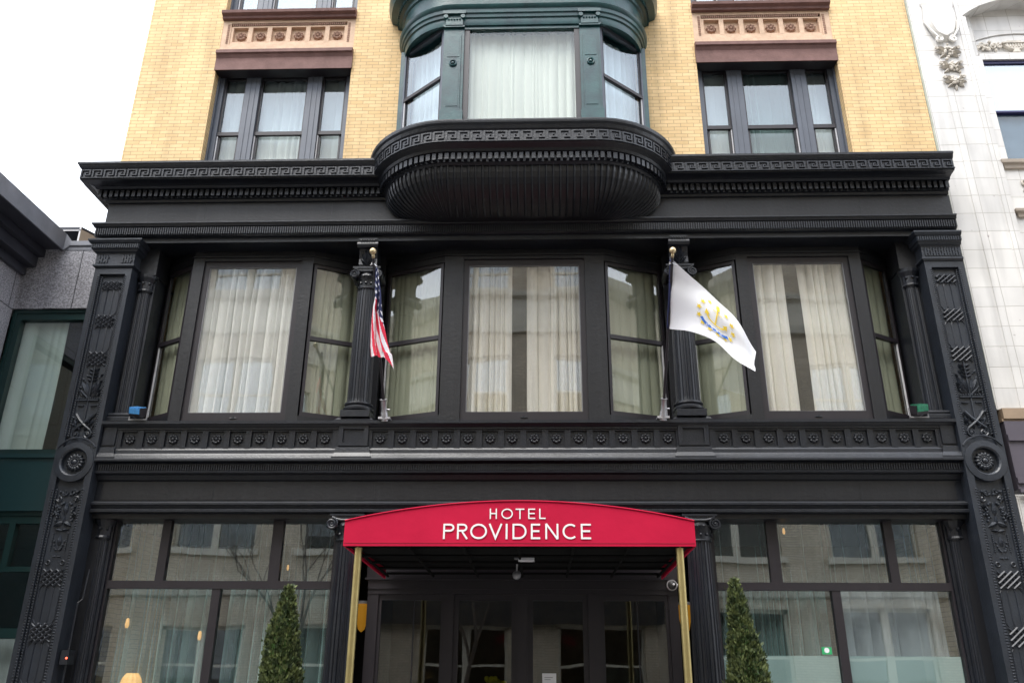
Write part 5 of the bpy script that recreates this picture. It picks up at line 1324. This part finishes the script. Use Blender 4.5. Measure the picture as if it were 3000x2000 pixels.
for k in range(46):
    s = -1 if k % 2 else 1; r = .32+.42*rnd.random(); z = uz+.02+.24*rnd.random()*(1-(r-.3)*.6)
    U.sphere((ux+s*r, uy-.01, z), .02+.02*rnd.random(), 6, 4)
for k in range(8):
    s = -1 if k % 2 else 1; relief_scroll(U, ux+s*(.38+.09*(k//2)), uz+.09+.05*(k % 3), .05, 1.3, k, s, uy-.02, .012)
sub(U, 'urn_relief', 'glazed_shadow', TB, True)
# cartouche and garland drops on the pilaster
cxx, y = 7.30, TY
Q = MB(); vs = []; N = 22
sh = [(.02, 11.74), (.17, 11.84), (.24, 12.03), (.29, 12.26), (.26, 12.50), (.29, 12.62), (.16, 12.76), (.06, 12.74)]
outl = [(cxx+a, z) for a, z in sh]+[(cxx-a, z) for a, z in sh[::-1]]
n = len(outl); Q.add([(x, y, z) for x, z in outl]+[(cxx+(x-cxx)*.78, y-.09, 12.24+(z-12.24)*.82) for x, z in outl]+[(cxx, y-.12, 12.24)],
    [(i, (i+1) % n, n+(i+1) % n, n+i) for i in range(n)]+[(n+i, n+(i+1) % n, 2*n) for i in range(n)])
for s in (-1, 1):
    relief_scroll(Q, cxx+s*.12, 11.78, .065, 1.5, pi/2, s, y-.05, .022); relief_scroll(Q, cxx+s*.10, 12.68, .06, 1.5, 0, s, y-.06, .022)
    Q.tube([(cxx+s*.285, y-.01, 12.2), (cxx+s*.23, y-.05, 11.98), (cxx+s*.13, y-.05, 11.82), (cxx+s*.01, y-.04, 11.86)], .022, 6)
sub(Q, 'cartouche', 'glazed_white', TB, True)
for zc_, wd in ((11.52, .23), (11.20, .21), (10.90, .20)):
    Q = MB(); rnd = random.Random(int(zc_*100))
    for s in (-1, 1):
        leaf(Q, cxx+s*.03, zc_, cxx+s*wd, zc_+.0, .035, y, .05); leaf(Q, cxx+s*.03, zc_+.03, cxx+s*wd*.8, zc_+.13, .03, y, .05); leaf(Q, cxx+s*.03, zc_-.03, cxx+s*wd*.7, zc_-.11, .03, y, .045)
        relief_scroll(Q, cxx+s*wd*.8, zc_+.10, .03, 1.2, 0, s, y-.02, .012)
    for k in range(22): Q.sphere((cxx+rnd.gauss(0, .06), y-.02-.03*rnd.random(), zc_+rnd.gauss(-.01, .055)), .018+.014*rnd.random(), 6, 4)
    if zc_ < 11.1: leaf(Q, cxx, zc_-.06, cxx, zc_-.19, .03, y, .04)
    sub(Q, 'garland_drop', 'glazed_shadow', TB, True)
# window with its sill
F = MB(); F.box(7.90, 7.93, RYt+.1, RYt+.2, 9.38, 11.40); F.box(7.90, 9.54, RYt+.1, RYt+.2, 11.40, 11.46); F.box(7.93, 9.5, RYt+.09, RYt+.17, 10.375, 10.41)
mat('indigo_frame', (.02, .02, .09), rough=.4); mat('blue_shade', (.10, .15, .24), rough=.7); f = sub(F, 'window', 'indigo_frame', TB)
sub(MB().box(7.93, 9.54, RYt+.13, RYt+.136, 10.42, 11.40), 'pane', 'bright_glass', f); sub(MB().box(7.93, 9.54, RYt+.15, RYt+.156, 9.38, 10.36), 'pane', 'upper_glass', f)
sub(MB().box(7.935, 9.5, RYt+.18, RYt+.185, 10.40, 11.44), 'roller_blind', 'glazed_white', f); sub(MB().box(7.935, 9.5, RYt+.19, RYt+.20, 9.3, 10.395), 'room_shade', 'blue_shade', f)
F = MB().sweep([(7.83, RYt+.1), (7.83, RYt+.02), (9.6, RYt+.02)], [(0, 9.20), (.04, 9.21), (.05, 9.27), (.09, 9.29), (.10, 9.345), (.07, 9.36), (-.1, 9.40)])
sl = sub(F, 'window_sill', 'tan_metal', TB)
sub(studs([(7.80, RYt-.045), (9.6, RYt-.045)], 9.29, 9.34, -.004, .014, .042, .6), 'egg_moulding', 'glazed_white', sl)
F = MB().sweep([(7.86, RYt+.1), (7.86, RYt+.02), (9.6, RYt+.02)], [(0, 8.30), (.04, 8.31), (.05, 8.37), (.09, 8.39), (.10, 8.43), (-.1, 8.47)]); sub(F, 'window_sill', 'tan_metal', TB)
F = MB()
for k in range(5): relief_scroll(F, 8.05+.10*(k % 3), 8.95-.09*k, .055, 1.3, k*1.3, 1 if k % 2 else -1, RYt-.0, .016)
for k in range(8): leaf(F, 8.0+.05*(k % 3), 8.98-.06*k, 8.12+.06*(k % 2), 8.96-.06*k, .02, RYt+.02, .04)
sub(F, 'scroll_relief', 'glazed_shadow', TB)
# shop fascia
F = MB().box(TX0+.03, 14, TY-.07, TY+.3, 4.985, 5.14); F.box(TX0+.01, 14, TY-.04, TY+.3, 4.95, 4.985); sub(F, 'tan_band', 'tan_trim', TB)
F = MB().box(TX0+.02, 14, TY-.06, TY+.3, 3.98, 4.95); F.box(TX0+.02, 14, TY-.09, TY-.06, 4.66, 4.75); F.box(TX0+.02, 14, TY-.09, TY-.06, 4.06, 4.14); F.box(TX0+.02, 14, TY-.10, TY-.06, 3.93, 3.98)
sub(F, 'shop_fascia', 'plum_fascia', TB)
F = MB().box(TX0+.30, TX0+.38, TY, TY+.1, 0, 3.93); f = sub(F, 'shop_window', 'plum_fascia', TB); sub(MB().box(TX0+.38, 13.8, TY+.05, TY+.056, 0, 3.93), 'pane', 'bright_glass', f)
tag(MB().box(6.765, 6.80, .165, .5, 5.2, 12.9).build('flashing_strip', 'patina_flashing'), 'thin pale weathered flashing strip between the hotel and the white building', 'flashing')
tag(MB().box(6.72, 6.80, .2, .5, 0, 5.0).build('shadow_gap_strip', 'planter_black'), 'black strip standing for the shadow gap between the right pilaster and the purple shop fascia', 'strip')  # dark filler, the shadow between the two fronts painted as a strip

# =================================================================== across the street (seen in the glass)
def opposite(x0, x1, Hh, y, mb_name, label, wallmat, n, zs, seed, wtop=.5):
    T = thing('opposite_building', label, 'building', ((x0+x1)/2, y, 0), 'buildings across the street')
    W = MB(); bw = (x1-x0)/n; ww = bw*.64
    edges = []
    for k in range(n): c = x0+bw*(k+.5); edges.append((c-ww/2, c+ww/2))
    xs = [x0]+[e for p in edges for e in p]+[x1]
    for k in range(0, len(xs), 2): W.box(xs[k], xs[k+1], y-.4, y, 0, Hh)
    zprev = 0
    for (za, zb) in zs+[(Hh, Hh)]:
        for (a, b) in edges: W.box(a, b, y-.4, y-.002, zprev, za)
        zprev = zb
    W.box(x0, x1, y-8, y-.4, Hh-.2, Hh); W.box(x0, x1, y-8.2, y-8, 0, Hh)
    sub(W, 'wall', wallmat, T)
    C = MB()
    C.sweep([(x1, y), (x0, y)], [(0, Hh-.9), (.15, Hh-.85), (.5, Hh-.5), (.6, Hh-.1), (0, Hh)]); C.sweep([(x1, y), (x0, y)], [(0, 3.9), (.12, 3.95), (.2, 4.2), (0, 4.3)])
    C.sweep([(x1, y), (x0, y)], [(0, 13.0), (.15, 13.05), (.2, 13.3), (.05, 13.35), (.05, 14.3), (.25, 14.4), (.3, 14.6), (0, 14.7)])
    sub(C, 'cornice', 'opp_window', T)
    for fl_, (za, zb) in enumerate(zs):
        for (a, b) in edges:
            F = MB(); F.box(a, a+.1, y-.25, y-.15, za, zb); F.box(b-.1, b, y-.25, y-.15, za, zb); F.box(a, b, y-.25, y-.15, zb-.12, zb); F.box((a+b)/2-.12, (a+b)/2+.12, y-.26, y-.13, za, zb); F.box(a, b, y-.24, y-.16, (za+zb)/2-.04, (za+zb)/2+.04)
            if fl_: F.box(a-.15, b+.15, y-.2, y+.12, za-.2, za)
            f = sub(F, 'window', 'opp_window', T); sub(MB().box(a+.1, b-.1, y-.21, y-.205, za, zb), 'pane', 'door_glass' if fl_ < 2 else 'bright_glass', f); sub(MB().box(a, b, y-1.2, y-1.15, za, zb), 'room_shade', 'interior_dark', f)
opposite(-17, 4.3, 17.0, -15.5, 'o', 'tan brick block with paired windows straight across the street', 'tan_brick', 5, [(.6, 3.0), (5.4, 8.0), (9.5, 12.1), (14.75, 16.2)], 1)
Fa = MB().box(-5.2, 4.2, -15.46, -15.30, 3.05, 4.9).box(-5.2, 4.2, -15.3, -15.2, 3.0, 3.08); tag(Fa.build('shop_signboard', 'planter_black'), 'long blank black shop signboard across the street', 'signboard')
opposite(4.6, 36, 19.0, -15.9, 'o', 'taller tan brick block across the street to the right', 'tan_brick', 7, [(.6, 3.6), (5.2, 7.8), (9.3, 11.9)], 2)
opposite(-42, -17.4, 18.2, -15.7, 'o', 'far tan brick block across the street to the left', 'tan_brick', 6, [(.6, 3.6), (5.4, 8.0), (9.5, 12.1)], 3)
def bare_tree(x, y, seed, label):
    T = thing('bare_tree', label, 'tree', (x, y, 0), 'bare street trees'); rnd = random.Random(seed); Tr = MB(); Br = MB()
    def grow(mb, p, d, L, r, n):
        pts_ = [p]; q = Vector(p)
        for i in range(4): d = (d+Vector((rnd.gauss(0,.1), rnd.gauss(0,.1), .03))).normalized(); q = q+d*L/4; pts_.append(q.copy())
        mb.tube(pts_, [r*(1-.1*i) for i in range(5)], 5, 0, False)
        if n > 0:
            for k in range(3 if n > 1 else 4):
                e = (d+Vector((rnd.gauss(0,.5), rnd.gauss(0,.5), .25+rnd.random()*.3))).normalized(); grow(Br, q if k < 2 else pts_[3], e, L*.68, r*.55, n-1)
    grow(Tr, Vector((0,0,0)), Vector((0,0,1)), 2.6, .09, 4)
    Tr.build('trunk', 'bark', T); Br.build('branch', 'bark', T)
bare_tree(-6.6, -12.2, 4, 'slim bare street tree across the street to the left'); bare_tree(-1.9, -12.6, 8, 'slim bare street tree straight across the street')
